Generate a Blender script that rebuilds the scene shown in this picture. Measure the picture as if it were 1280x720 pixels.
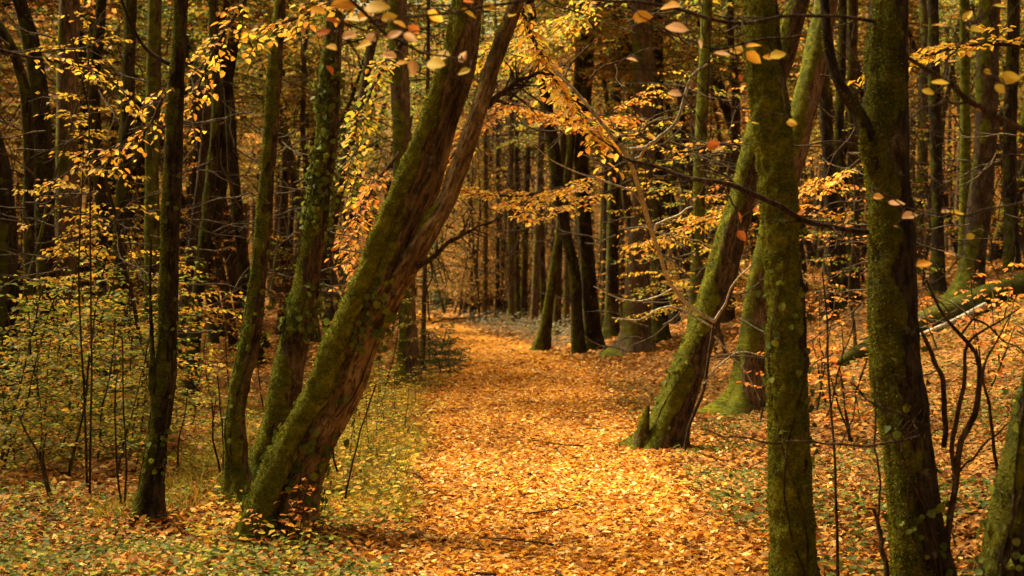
import bpy, math, numpy as np
from mathutils import Vector
R = math.radians
scene = bpy.context.scene
for o in list(bpy.data.objects): bpy.data.objects.remove(o)
col = scene.collection

# ------------------------------------------------------------------ camera, sky, sun, exposure
F = 1758.0                                     # focal length in photo pixels (1280 wide)
EYE = 1.6
cam = bpy.data.cameras.new('camera'); cam_o = bpy.data.objects.new('camera', cam); col.objects.link(cam_o)
cam.sensor_width = 36; cam.lens = 36 * F / 1280
cam.clip_start = .1; cam.clip_end = 600
cam_o.location = (0, 0, EYE); cam_o.rotation_euler = (R(90), 0, 0)
cam.dof.use_dof = True; cam.dof.focus_distance = 10.5; cam.dof.aperture_fstop = 3.2
scene.camera = cam_o

SUN_EL, SUN_AZ = R(57), R(-55)                # azimuth from +Y (ahead of the camera), negative = to the left
sv = Vector((math.sin(SUN_AZ) * math.cos(SUN_EL), math.cos(SUN_AZ) * math.cos(SUN_EL), math.sin(SUN_EL)))
w = bpy.data.worlds.new('World'); scene.world = w; w.use_nodes = True
nt = w.node_tree; bg = nt.nodes['Background']
sky = nt.nodes.new('ShaderNodeTexSky'); sky.sky_type = 'NISHITA'; sky.sun_disc = False
sky.sun_elevation = SUN_EL; sky.sun_rotation = SUN_AZ
sky.dust_density = 5; sky.ozone_density = .3; sky.air_density = 1
hs = nt.nodes.new('ShaderNodeHueSaturation'); hs.inputs['Saturation'].default_value = .35
tint = nt.nodes.new('ShaderNodeMix'); tint.data_type = 'RGBA'; tint.blend_type = 'MULTIPLY'
tint.inputs[0].default_value = 1; tint.inputs[7].default_value = (1, .81, .44, 1)
nt.links.new(sky.outputs[0], hs.inputs['Color']); nt.links.new(hs.outputs[0], tint.inputs[6])
nt.links.new(tint.outputs[2], bg.inputs['Color']); bg.inputs['Strength'].default_value = .05
sun = bpy.data.lights.new('sun', 'SUN'); sun.energy = 5.0; sun.angle = R(26); sun.color = (1, .82, .47)
sun_o = bpy.data.objects.new('sun', sun); col.objects.link(sun_o)
sun_o.rotation_euler = sv.to_track_quat('Z', 'Y').to_euler(); sun_o.location = sv * 60
vs = scene.view_settings; vs.view_transform = 'Standard'; vs.look = 'None'; vs.gamma = 1; vs.use_curve_mapping = False
vs.exposure = 2.1
scene.render.engine = 'CYCLES'
scene.cycles.max_bounces = 5; scene.cycles.diffuse_bounces = 3; scene.cycles.transmission_bounces = 4
scene.cycles.use_denoising = True

# ------------------------------------------------------------------ numpy helpers
rng = np.random.default_rng(7)
def nrm(v): return v / np.maximum(np.linalg.norm(v, axis=-1, keepdims=True), 1e-9)
def _h(i, j, k, s):
    with np.errstate(over='ignore'):
        n = (i.astype(np.uint32) * np.uint32(374761393) + j.astype(np.uint32) * np.uint32(668265263)
             + k.astype(np.uint32) * np.uint32(2147483647) + np.uint32(s * 69069 + 1))
        n = (n ^ (n >> np.uint32(13))) * np.uint32(1274126177)
        n = n ^ (n >> np.uint32(16))
    return (n & np.uint32(0xffffff)).astype(np.float64) / 0xffffff
def noise(p, s=0):
    p = np.asarray(p, float); q = np.floor(p); f = p - q; f = f * f * (3 - 2 * f); q = q.astype(np.int64)
    x, y, z = q[..., 0], q[..., 1], q[..., 2]; u, v, t = f[..., 0], f[..., 1], f[..., 2]
    L = lambda a, b, k: a + (b - a) * k
    return L(L(L(_h(x, y, z, s), _h(x+1, y, z, s), u), L(_h(x, y+1, z, s), _h(x+1, y+1, z, s), u), v),
             L(L(_h(x, y, z+1, s), _h(x+1, y, z+1, s), u), L(_h(x, y+1, z+1, s), _h(x+1, y+1, z+1, s), u), v), t)
def fbm(p, s=0, o=3): return sum(noise(np.asarray(p) * 2.03**k, s + k) * .5**k for k in range(o)) / sum(.5**k for k in range(o))
def sstep(x, a, b): t = np.clip((x - a) / (b - a), 0, 1); return t * t * (3 - 2 * t)

def at(px, py, Y): return np.array([(px - 640) / F * Y, Y, EYE - (py - 360) / F * Y])
PCY = [-12, 8, 12, 18, 28, 40, 50, 60, 70, 85, 100, 130, 200]
PCX = [.6, .48, .36, .16, .2, -.7, -2.0, -3.3, -5.2, -7.2, -11, -18, -30]
def pathc(y): return np.interp(y, PCY, PCX)
def pathw(y): return np.interp(y, [-12, 8, 14, 20, 28, 40, 50, 60, 200], [.9, 1.05, 1.15, 1.3, 1.5, 1.2, .9, .75, .7])
def gz(x, y):
    x = np.asarray(x, float); y = np.asarray(y, float); x, y = np.broadcast_arrays(x, y)
    d = np.abs(x - pathc(y)) - pathw(y)
    t = x - 1.9; bank = .24 * np.where(t > 0, t * t / (t + .8), 0)
    bank = np.where(bank > 2.2, 2.2 + (bank - 2.2) * .3, bank)
    t2 = -x - 7; bank = bank + .10 * np.where(t2 > 0, t2 * t2 / (t2 + 2), 0)
    z = bank + .012 * np.maximum(0, y - 45)
    r = np.hypot(x * .9, y - 20); z = z + np.where(r > 80, .55 * (r - 80)**2 / (r - 80 + 18), 0)
    p = np.stack([x, y, np.zeros_like(x)], -1)
    z = z + sstep(d, -.2, 1.2) * ((fbm(p * .55, 3) - .45) * .28 + (fbm(p * 2.2, 5) - .5) * .06)
    return z + (fbm(p * .35, 9) - .5) * .06
def G(x, y): return np.array([x, y, float(gz(x, y))])

# ------------------------------------------------------------------ objects
def link(o, parent=None):
    col.objects.link(o)
    if parent is not None: o.parent = parent
    return o
def tag(o, label=None, cat=None, group=None, kind=None):
    for k, v in (('label', label), ('category', cat), ('group', group), ('kind', kind)):
        if v: o[k] = v
    return o
def thing(name, loc, label, cat, group=None):
    o = bpy.data.objects.new(name, None); o.empty_display_size = .2; link(o); o.location = [float(c) for c in loc]
    return tag(o, label, cat, group)
def mesh(name, V, faces, mat, attrs=None, smooth=True):
    """faces: list of (n,k) int arrays"""
    me = bpy.data.meshes.new(name); V = np.asarray(V, np.float32)
    faces = [f for f in faces if len(f)]
    me.vertices.add(len(V)); me.vertices.foreach_set('co', V.ravel())
    nl = sum(f.size for f in faces); npoly = sum(len(f) for f in faces)
    me.loops.add(nl); me.polygons.add(npoly)
    me.loops.foreach_set('vertex_index', np.concatenate([f.ravel() for f in faces]).astype(np.int32))
    tot = np.concatenate([np.full(len(f), f.shape[1]) for f in faces])
    me.polygons.foreach_set('loop_start', np.concatenate([[0], np.cumsum(tot)[:-1]]).astype(np.int32))
    me.polygons.foreach_set('use_smooth', np.full(npoly, smooth))
    for k, a in (attrs or {}).items():
        a = np.asarray(a, np.float32)
        if k == 'bco': at_ = me.attributes.new(k, 'FLOAT_VECTOR', 'POINT'); at_.data.foreach_set('vector', a.ravel())
        elif a.ndim == 1: at_ = me.attributes.new(k, 'FLOAT', 'POINT'); at_.data.foreach_set('value', a)
        else:
            a4 = np.concatenate([a, np.ones((len(a), 1), np.float32)], 1)
            at_ = me.attributes.new(k, 'FLOAT_COLOR', 'POINT'); at_.data.foreach_set('color', a4.ravel())
    me.update(calc_edges=True)
    if mat: me.materials.append(mat)
    return me
def obj(name, me, parent=None, origin=None):
    o = bpy.data.objects.new(name, me)
    if parent is not None and origin is None:           # mesh in world coordinates under an Empty
        o.location = -parent.location
    elif origin is not None: o.location = [float(c) for c in origin]
    return link(o, parent)

LAND = [(10, 'the squat black trunk'), (75, 'the grey-edged trunk'), (190, 'the straight dark tree'), (300, 'the crooked mossy tree'), (375, 'the ivy-grown tree'), (480, 'the leaning double trunk'), (600, 'the path bend'), (700, 'the bowed dark trunk'), (800, 'the stout pinkish trunk'), (875, 'the leaning path-edge tree'), (975, 'the moss-furred tree'), (1115, 'the dark broad trunk'), (1225, 'the broad bank trunk')]
def landmark(x, y): px = x / y * F + 640; return min(LAND, key=lambda q: abs(q[0] - px))[1]

# ------------------------------------------------------------------ materials
class NB:
    def __init__(s, name):
        s.m = bpy.data.materials.new(name); s.m.use_nodes = True; s.t = s.m.node_tree; s.n = s.t.nodes
        for x in list(s.n): s.n.remove(x)
        s.out = s.n.new('ShaderNodeOutputMaterial')
    def new(s, t, **k):
        x = s.n.new(t)
        for a, v in k.items(): setattr(x, a, v)
        return x
    def l(s, a, b): s.t.links.new(a, b)
    def attr(s, name): return s.new('ShaderNodeAttribute', attribute_name=name)
    def noise(s, scale, vec=None, detail=4, rough=.6):
        x = s.new('ShaderNodeTexNoise'); x.inputs['Scale'].default_value = scale
        x.inputs['Detail'].default_value = detail; x.inputs['Roughness'].default_value = rough
        if vec is not None: s.l(vec, x.inputs['Vector'])
        return x
    def ramp(s, fac, stops):
        x = s.new('ShaderNodeValToRGB'); e = x.color_ramp.elements
        while len(e) < len(stops): e.new(.5)
        for i, (p, c) in enumerate(stops): e[i].position = p; e[i].color = (*c, 1)
        s.l(fac, x.inputs[0]); return x.outputs[0]
    def mix(s, fac, a, b, blend='MIX'):
        x = s.new('ShaderNodeMix', data_type='RGBA', blend_type=blend)
        for i, v in ((0, fac), (6, a), (7, b)):
            if hasattr(v, 'links'): s.l(v, x.inputs[i])
            elif isinstance(v, (int, float)): x.inputs[i].default_value = v
            else: x.inputs[i].default_value = (*v, 1)
        return x.outputs[2]
    def math(s, op, a, b, clamp=False):
        x = s.new('ShaderNodeMath', operation=op, use_clamp=clamp)
        for i, v in ((0, a), (1, b)):
            if hasattr(v, 'links'): s.l(v, x.inputs[i])
            else: x.inputs[i].default_value = v
        return x.outputs[0]

def leaf_mat(name, trans, rough=.5, spec=.3):
    b = NB(name); a = b.attr('Col'); tc = b.new('ShaderNodeTexCoord')
    n = b.noise(55, tc.outputs['Object'], 3)
    v = b.ramp(n.outputs[0], [(.3, (.62, .56, .5)), (.6, (1.05, 1.05, 1.05))])
    c = b.mix(1, a.outputs['Color'], v, 'MULTIPLY')
    p = b.new('ShaderNodeBsdfPrincipled'); b.l(c, p.inputs['Base Color'])
    p.inputs['Roughness'].default_value = rough; p.inputs['Specular IOR Level'].default_value = spec
    t = b.new('ShaderNodeBsdfTranslucent'); b.l(c, t.inputs['Color'])
    m = b.new('ShaderNodeMixShader'); m.inputs[0].default_value = trans
    b.l(p.outputs[0], m.inputs[1]); b.l(t.outputs[0], m.inputs[2]); b.l(m.outputs[0], b.out.inputs['Surface'])
    return b.m
M_LEAF = leaf_mat('autumn_leaf', .55, .55, .2)
M_LITTER = leaf_mat('fallen_leaf', .15, .7, .12)
M_GREEN = leaf_mat('green_leaf', .35, .6, .15)
M_MOSSY = leaf_mat('moss_tuft', .25, .9, .05)

def bark_mat(name, c0, c1, c2, moss0=(.022, .034, .003), moss1=(.20, .20, .012), along=True):
    b = NB(name); tc = b.new('ShaderNodeTexCoord'); mp = b.new('ShaderNodeMapping')
    if along: src = b.attr('bco').outputs['Vector']
    else: src = tc.outputs['Object']
    mp.inputs['Scale'].default_value = (1, 1, .16); b.l(src, mp.inputs[0])
    mp2 = b.new('ShaderNodeMapping'); mp2.inputs['Scale'].default_value = (1, 1, .45); b.l(src, mp2.inputs[0])
    n1 = b.noise(7, mp2.outputs[0], 6, .65); n2 = b.noise(58, mp.outputs[0], 6, .75); n3 = b.noise(2.6, src, 4)
    n4 = b.noise(60, src, 4, .7)
    fis = b.ramp(n2.outputs[0], [(.36, (.22, .22, .22)), (.50, (1, 1, 1)), (.72, (1.25, 1.25, 1.25))])
    bc = b.ramp(n1.outputs[0], [(.30, c0), (.50, c1), (.70, c2)])
    bc = b.mix(.85, bc, fis, 'MULTIPLY')
    fine = b.ramp(n4.outputs[0], [(.3, (.6, .6, .6)), (.7, (1.25, 1.25, 1.25))]); bc = b.mix(.8, bc, fine, 'MULTIPLY')
    lich = b.ramp(b.noise(13, src, 5, .7).outputs[0], [(.60, (0, 0, 0)), (.66, (1, 1, 1))])
    bc = b.mix(b.math('MULTIPLY', lich, .3), bc, (.36, .33, .24))
    nm = b.noise(75, src, 4, .8); nm2 = b.noise(9, src, 4, .7)
    mc = b.ramp(b.math('ADD', b.math('MULTIPLY', nm.outputs[0], .45), b.math('MULTIPLY', nm2.outputs[0], .55)),
        [(.36, moss0), (.50, (moss1[0] * .42, moss1[1] * .46, moss1[2] * .6)), (.64, moss1)])
    a = b.attr('moss'); k = b.math('ADD', a.outputs['Fac'], b.math('MULTIPLY', b.math('SUBTRACT', n2.outputs[0], .5), .8))
    k = b.math('ADD', k, b.math('MULTIPLY', b.math('SUBTRACT', n3.outputs[0], .5), 1.5))
    k = b.math('ADD', k, b.math('MULTIPLY', b.math('SUBTRACT', nm2.outputs[0], .5), .8))
    mask = b.ramp(k, [(.40, (0, 0, 0)), (.66, (1, 1, 1))])
    c = b.mix(mask, bc, mc)
    p = b.new('ShaderNodeBsdfPrincipled'); b.l(c, p.inputs['Base Color']); p.inputs['Roughness'].default_value = .92
    p.inputs['Specular IOR Level'].default_value = .12
    h = b.math('ADD', b.math('MULTIPLY', fis, .6), b.math('MULTIPLY', n4.outputs[0], .4))
    h = b.mix(mask, h, b.math('ADD', b.math('MULTIPLY', nm.outputs[0], .5), nm2.outputs[0]))
    bp = b.new('ShaderNodeBump'); bp.inputs['Strength'].default_value = 1; bp.inputs['Distance'].default_value = .03
    b.l(h, bp.inputs['Height']); b.l(bp.outputs[0], p.inputs['Normal']); b.l(p.outputs[0], b.out.inputs['Surface'])
    return b.m
M_BARK = bark_mat('bark_grey_brown', (.025, .016, .010), (.075, .050, .032), (.15, .105, .068))
M_BARKR = bark_mat('bark_red_brown', (.045, .028, .013), (.16, .10, .045), (.34, .235, .12), (.03, .036, .003), (.26, .25, .013))
M_BARKP = bark_mat('bark_pale_brown', (.06, .038, .025), (.15, .10, .068), (.24, .17, .12))
M_BARKD = bark_mat('bark_dark', (.012, .009, .006), (.035, .025, .017), (.075, .055, .038), (.014, .018, .002), (.125, .125, .010))
M_TWIG = bark_mat('twig_dark', (.03, .018, .011), (.07, .045, .028), (.12, .085, .055), along=False)
M_TWIGG = bark_mat('twig_grey', (.06, .045, .03), (.13, .10, .072), (.22, .18, .13), along=False)
M_TWIGP = bark_mat('twig_pale', (.34, .30, .24), (.56, .51, .43), (.70, .65, .56), along=False)

def ground_mat(name, stops, scale, dark):
    b = NB(name); tc = b.new('ShaderNodeTexCoord')
    wn = b.noise(6, tc.outputs['Object'], 2)
    vm = b.new('ShaderNodeVectorMath', operation='ADD'); b.l(tc.outputs['Object'], vm.inputs[0])
    sc_ = b.new('ShaderNodeVectorMath', operation='SCALE'); b.l(wn.outputs['Color'], sc_.inputs[0]); sc_.inputs['Scale'].default_value = .12; b.l(sc_.outputs[0], vm.inputs[1])
    vo = b.new('ShaderNodeTexVoronoi'); vo.inputs['Scale'].default_value = scale; b.l(vm.outputs[0], vo.inputs['Vector'])
    sep = b.new('ShaderNodeSeparateColor'); b.l(vo.outputs['Color'], sep.inputs[0])
    c = b.ramp(sep.outputs[0], stops)
    big = b.ramp(b.noise(.9, tc.outputs['Object'], 4).outputs[0], [(.35, dark), (.65, (1, 1, 1))])
    c = b.mix(.8, c, big, 'MULTIPLY')
    p = b.new('ShaderNodeBsdfPrincipled'); b.l(c, p.inputs['Base Color']); p.inputs['Roughness'].default_value = .95; p.inputs['Specular IOR Level'].default_value = .08
    bp = b.new('ShaderNodeBump'); bp.inputs['Strength'].default_value = .8; bp.inputs['Distance'].default_value = .03
    b.l(sep.outputs[1], bp.inputs['Height']); b.l(bp.outputs[0], p.inputs['Normal']); b.l(p.outputs[0], b.out.inputs['Surface'])
    return b.m
M_GROUND = ground_mat('forest_floor', [(0, (.045, .022, .009)), (.35, (.15, .065, .016)), (.6, (.30, .13, .03)), (.85, (.10, .055, .02)), (1, (.32, .19, .07))], 16, (.45, .45, .4))
M_PATH = ground_mat('leafy_path', [(0, (.16, .06, .012)), (.3, (.36, .15, .025)), (.6, (.52, .25, .05)), (.85, (.40, .16, .02)), (1, (.6, .36, .14))], 18, (.75, .72, .68))

# ------------------------------------------------------------------ palettes (linear base colours)
GOLD = np.array([(.72, .36, .045), (.80, .46, .06), (.66, .27, .03), (.74, .50, .10), (.58, .22, .03), (.82, .42, .04)])
YELLOW = np.array([(.78, .50, .05), (.70, .48, .05), (.62, .48, .06), (.80, .44, .05), (.66, .30, .04)])
LITTER = np.array([(.76, .33, .03), (.82, .44, .06), (.66, .23, .02), (.86, .58, .22), (.46, .15, .018), (.80, .38, .035), (.26, .085, .015), (.88, .64, .30), (.72, .28, .02), (.84, .40, .03), (.58, .28, .07)])
BROWNL = np.array([(.40, .17, .04), (.30, .12, .03), (.55, .26, .06), (.24, .09, .025), (.48, .20, .035), (.60, .34, .12), (.62, .28, .05)])
RUSSET = np.array([(.66, .24, .04), (.60, .18, .03), (.74, .32, .05), (.50, .15, .03), (.76, .42, .12)])
YGREEN = np.array([(.36, .36, .035), (.50, .42, .04), (.24, .28, .03), (.62, .46, .05), (.18, .23, .03), (.60, .30, .04)])
GREEN = np.array([(.085, .12, .016), (.12, .155, .02), (.06, .09, .014), (.17, .19, .024), (.10, .125, .03)])
OLIVE = np.array([(.10, .14, .025), (.15, .18, .03), (.24, .25, .04), (.33, .27, .05), (.07, .10, .02)])
MOSS = np.array([(.15, .155, .010), (.10, .11, .008), (.22, .215, .014), (.06, .068, .006), (.18, .16, .014)])
DULLG = np.concatenate([BROWNL * .7, YELLOW * .5, OLIVE]); DULLY = np.concatenate([OLIVE * 1.3, YELLOW * .55])
def pick(pal, n, r, jit=.14): return pal[r.integers(0, len(pal), n)] * (1 + (r.random((n, 1)) - .5) * 2 * jit)

# ------------------------------------------------------------------ geometry generators
T6 = np.array([(0, 0), (.30, .5), (.70, .40), (1, 0), (.70, -.40), (.30, -.5)])
def leaves6(P, D, N, L, W, C, fold=.3, curl=.18):
    n = len(P); D = nrm(D); N = nrm(N - D * (N * D).sum(1, keepdims=True)); S = np.cross(N, D)
    L = np.broadcast_to(np.asarray(L, float), (n,)); W = np.broadcast_to(np.asarray(W, float), (n,))
    u, v = T6[:, 0], T6[:, 1]
    fo = np.broadcast_to(np.asarray(fold, float), (n,)); cu = np.broadcast_to(np.asarray(curl, float), (n,))
    hgt = fo[:, None] * np.abs(v) * W[:, None] - cu[:, None] * (u**2) * L[:, None]
    V = P[:, None] + D[:, None] * (u * L[:, None])[..., None] + S[:, None] * (v * W[:, None])[..., None] + N[:, None] * hgt[..., None]
    b = (np.arange(n) * 6)[:, None]
    Fq = np.concatenate([b + np.array([[0, 3, 2, 1]]), b + np.array([[0, 5, 4, 3]])])
    return V.reshape(-1, 3), Fq, np.repeat(C, 6, 0)
def leaves4(P, D, N, L, W, C):
    n = len(P); D = nrm(D); N = nrm(N - D * (N * D).sum(1, keepdims=True)); S = np.cross(N, D)
    L = np.broadcast_to(np.asarray(L, float), (n,))[:, None, None]; W = np.broadcast_to(np.asarray(W, float), (n,))[:, None, None]
    u = np.array([0, .45, 1, .45])[None, :, None]; v = np.array([0, .5, 0, -.5])[None, :, None]
    V = P[:, None] + D[:, None] * u * L + S[:, None] * v * W + N[:, None] * (np.abs(v) * W * .3 - u * u * L * .12)
    return V.reshape(-1, 3), (np.arange(n) * 4)[:, None] + np.array([[0, 1, 2, 3]]), np.repeat(C, 4, 0)
class Geo:
    def __init__(s): s.V = []; s.Q = []; s.T = []; s.C = []; s.n = 0
    def add(s, V, Q, C=None, tri=None):
        s.V.append(V)
        if len(Q): s.Q.append(Q + s.n)
        if tri is not None and len(tri): s.T.append(tri + s.n)
        s.C.append(C if C is not None else np.ones((len(V), 3))); s.n += len(V)
    def mesh(s, name, mat, attr='Col', smooth=True):
        fs = ([np.concatenate(s.Q)] if s.Q else []) + ([np.concatenate(s.T)] if s.T else [])
        C = np.concatenate(s.C)
        return mesh(name, np.concatenate(s.V), fs, mat, {attr: C if attr == 'Col' else C[:, 0]}, smooth)
def frames(P):
    T = np.gradient(P, axis=0); T = nrm(T); A = np.zeros_like(P); ref = np.array([0, 1., 0]) if abs(T[0, 1]) < .9 else np.array([1., 0, 0])
    a = nrm(ref - T[0] * (ref @ T[0]))
    for i in range(len(P)):
        a = nrm(a - T[i] * (a @ T[i])); A[i] = a
    return T, A, np.cross(T, A)
def spline(C, n):
    C = np.asarray(C, float); k = len(C)
    if k < 3: t = np.linspace(0, 1, n)[:, None]; return C[0] + (C[-1] - C[0]) * t
    seg = np.concatenate([[0], np.cumsum(np.linalg.norm(np.diff(C[:, :3], axis=0), axis=1))]); s = np.linspace(0, seg[-1], n)
    i = np.clip(np.searchsorted(seg, s, 'right') - 1, 0, k - 2); t = ((s - seg[i]) / np.maximum(seg[i+1] - seg[i], 1e-9))[:, None]
    m = np.gradient(C, seg, axis=0); h = (seg[i+1] - seg[i])[:, None]
    return ((2*t**3-3*t**2+1)*C[i] + (t**3-2*t**2+t)*h*m[i] + (-2*t**3+3*t**2)*C[i+1] + (t**3-t**2)*h*m[i+1])
def tube(P, Rr, seg=5):
    k = len(P); T, A, B = frames(P); th = np.arange(seg) / seg * 2 * np.pi
    V = P[:, None] + (A[:, None] * np.cos(th)[None, :, None] + B[:, None] * np.sin(th)[None, :, None]) * np.asarray(Rr)[:, None, None]
    i = np.arange(k - 1)[:, None]; j = np.arange(seg)[None]; j2 = (j + 1) % seg
    Q = np.stack([i*seg+j, i*seg+j2, (i+1)*seg+j2, (i+1)*seg+j], -1).reshape(-1, 4)
    return V.reshape(-1, 3), Q
def wob(P, amp, r):
    P = P.copy(); n = len(P); s = np.zeros((n, 3)); x = np.linspace(0, 6, n)
    for f in (1.3, 2.9, 5.1): s += np.sin(x[:, None] * f + r.random(3) * 6.3) / f * (r.random(3) - .5) * 2
    return P + s * amp * np.sin(np.linspace(0, np.pi, n))[:, None]**.5

def trunk_geo(C, ds=.05, seg=24, flare=.35, flare_h=.3, lump=.10, ridge=.05, mossdir=(-.6, -.4, .3), mossk=(.9, 0.0), seed=1, lobes=4, ridgef=2.2, moss_th=.012):
    """C: rows x,y,z,r from the base up. Returns verts, quads, moss, normals"""
    C = np.asarray(C, float); Lx = np.linalg.norm(np.diff(C[:, :3], axis=0), axis=1).sum()
    n = max(8, int(Lx / ds)); X = spline(C, n); P, r0 = X[:, :3], np.maximum(X[:, 3], .004)
    T, A, B = frames(P); th = np.arange(seg) / seg * 2 * np.pi; ct, st = np.cos(th), np.sin(th)
    Nn = A[:, None] * ct[None, :, None] + B[:, None] * st[None, :, None]
    s = np.linspace(0, Lx, n)[:, None] * np.ones((1, seg)); rm = r0.mean()
    cc = ct[None] * np.ones((n, 1)); ss = st[None] * np.ones((n, 1))
    q = np.stack([cc * .9, ss * .9, s / (rm * 5)], -1) + seed * 7.3
    big = fbm(q, seed, 3) - .5
    q2 = np.stack([cc * ridgef, ss * ridgef, s / (rm * 9)], -1) + seed * 3.1; rd = np.abs(fbm(q2, seed + 11, 2) - .5) * 2
    q3 = np.stack([cc * 6, ss * 6, s / rm * 1.6], -1); fine = fbm(q3, seed + 23, 2) - .5
    rr = r0[:, None] * (1 + lump * 2.4 * big + ridge * 2.5 * (.35 - rd) + .06 * fine)
    ang = th[None] + seed * 1.7; lob = np.cos(lobes * ang + 1.2 * np.sin(2 * ang + seed))
    fl = flare * np.exp(-s / flare_h) * (1 + .75 * lob); rr = rr + r0[:, None] * np.maximum(fl, 0)
    md = nrm(np.asarray(mossdir, float)); mo = (Nn @ md) * mossk[0] * .5 + .5 + mossk[1] + (fbm(np.stack([cc * 1.1, ss * 1.1, s / (rm * 4)], -1), seed + 31, 3) - .5) * 1.3
    mo = mo + .35 * np.exp(-s / .35); mo = sstep(mo, .35, .8)
    tx = fbm(np.stack([cc * 4, ss * 4, s / rm * 1.2], -1), seed + 41, 3)
    rr = rr + mo * moss_th * (.3 + 2.0 * np.maximum(tx - .35, 0))
    V = P[:, None] + Nn * rr[..., None]
    i = np.arange(n - 1)[:, None]; j = np.arange(seg)[None]; j2 = (j + 1) % seg
    Q = np.stack([i*seg+j, i*seg+j2, (i+1)*seg+j2, (i+1)*seg+j], -1).reshape(-1, 4)
    global BCO
    BCO = np.stack([cc * rm, ss * rm, s], -1).reshape(-1, 3) + seed * 1.37
    return V.reshape(-1, 3), Q, mo.reshape(-1), Nn.reshape(-1, 3)
def moss_tufts(V, Q, mo, N, n, r, zmax, ln=(.006, .016)):
    c = mo[Q].mean(1); cen = V[Q].mean(1); ar = np.linalg.norm(np.cross(V[Q[:, 1]] - V[Q[:, 0]], V[Q[:, 3]] - V[Q[:, 0]]), axis=1)
    wgt = np.clip(c - .3, 0, 1) * ar * (cen[:, 2] < zmax) * (cen[:, 1] < np.median(cen[:, 1]) + 5)
    if wgt.sum() <= 0: return None
    f = r.choice(len(Q), n, p=wgt / wgt.sum()); a, b_ = r.random((2, n, 1))
    p = V[Q[f, 0]] * (1-a) * (1-b_) + V[Q[f, 1]] * a * (1-b_) + V[Q[f, 2]] * a * b_ + V[Q[f, 3]] * (1-a) * b_
    d = nrm(N[Q[f, 0]] + (r.random((n, 3)) - .5) * 1.4 + np.array([0, 0, -.35])); L = r.uniform(*ln, (n, 1)); sd = nrm(np.cross(d, r.random((n, 3)) - .5)) * L * .32
    p = p - d * .003
    VV = np.stack([p - sd, p + sd, p + d * L], 1).reshape(-1, 3); TT = np.arange(3 * n).reshape(-1, 3)
    return VV, TT, np.repeat(pick(MOSS, n, r, .25), 3, 0)
def px_line(pts, Y):
    """pts: (px, py, width_px[, Y]) -> rows x,y,z,r"""
    out = []
    for p in pts:
        y = p[3] if len(p) > 3 else Y; c = at(p[0], p[1], y); out.append((*c, p[2] / 2 / F * y))
    return np.array(out)
def ground_base(C):
    """drop the base of a centreline into the ground"""
    C = C.copy(); z = float(gz(C[0, 0], C[0, 1])) - .12
    C[0, 2] = min(z, C[1, 2] - .1); return C
def extend_up(C, top, taper=.45, lean=.5):
    d = nrm(C[-1, :3] - C[-2, :3]); d = nrm(d * np.array([lean, lean, 1])); out = list(C); z0 = C[-1, 2]; p = C[-1, :3].copy(); k = 4
    for i in range(1, k + 1):
        p = p + d * (top - z0) / k / max(d[2], .3); out.append((*p, C[-1, 3] * (1 - (1 - taper) * i / k)))
    return np.array(out)
def trunk_part(parent, C, mat, name='trunk', tufts=0, zmax=5, seed=1, **k):
    V, Q, mo, N = trunk_geo(C, seed=seed, **k)
    o = obj(name, mesh(name, V, [Q], mat, {'moss': mo, 'bco': BCO}), parent)
    if tufts:
        t = moss_tufts(V, Q, mo, N, tufts, np.random.default_rng(seed + 50), zmax)
        if t is not None:
            m_ = obj('moss', mesh('moss', t[0], [t[1]], M_MOSSY, {'Col': t[2]}, False)); m_.parent = o; m_['kind'] = 'stuff'
    return o, (V, Q, mo, N)

def spray(g, base, d, length, leafL, pal, r, droop=.25, side=.45, step=.11, hi=True, twig=None, tw=.006, bare=0., flat=.35, lay=1.):
    """a flat layered beech spray: main twig, alternate side twigs, alternate leaves"""
    k = 7; t = np.linspace(0, 1, k)[:, None]; d = nrm(np.asarray(d, float)); up = np.array([0, 0, 1.])
    P = base + d * t * length - up * droop * length * t**2; P = wob(P, length * .06, r)
    if twig is not None: V, Q = tube(P, np.linspace(tw, tw * .35, k), 4); twig.add(V, Q)
    T = nrm(np.gradient(P, axis=0)); n = max(3, int(length / step)); lines = [(P, 0.12)]
    for i in range(n):
        s = .12 + .86 * i / n; idx = s * (k - 1); a = int(idx); f = idx - a; p = P[a] * (1-f) + P[min(a+1, k-1)] * f; tt = T[a]
        sd = nrm(np.cross(tt, up)) * (1 if i % 2 else -1); dd = nrm(tt * .75 + sd * .8 + up * r.normal(0, .1)); L = length * side * (1 - s * .75) * r.uniform(.6, 1.15)
        t2 = np.linspace(0, 1, 4)[:, None]; q = p + dd * t2 * L - up * .12 * L * t2**2
        if twig is not None and L > .1: V, Q = tube(q, np.linspace(tw * .5, tw * .25, 4), 3); twig.add(V, Q)
        lines.append((q, .0))
    for q, s0 in lines:
        Lq = np.linalg.norm(q[-1] - q[0]); m = max(1, int(Lq / (leafL * .62)))
        m_keep = r.random(m) > bare
        s = (np.arange(m) + .7) / m * (1 - s0) + s0; s = np.clip(s, 0, 1); s = s[m_keep]; m = len(s)
        if not m: continue
        idx = np.minimum(s * (len(q) - 1), len(q) - 1.001); a = idx.astype(int); f = (idx - a)[:, None]; p = q[a] * (1-f) + q[a+1] * f
        tt = nrm(q[a+1] - q[a]); sd = nrm(np.cross(tt, up)) * np.where(np.arange(m) % 2, 1, -1)[:, None]
        D = tt * .7 + sd * .8 + r.normal(0, .22, (m, 3)) + np.array([0, 0, -.15]); N = up * lay + r.normal(0, flat, (m, 3))
        L = leafL * r.uniform(.6, 1.15, m); C = pick(pal, m, r)
        g.add(*(leaves6 if hi else leaves4)(p, D, N, L, L * r.uniform(.55, .7, m), C))
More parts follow.
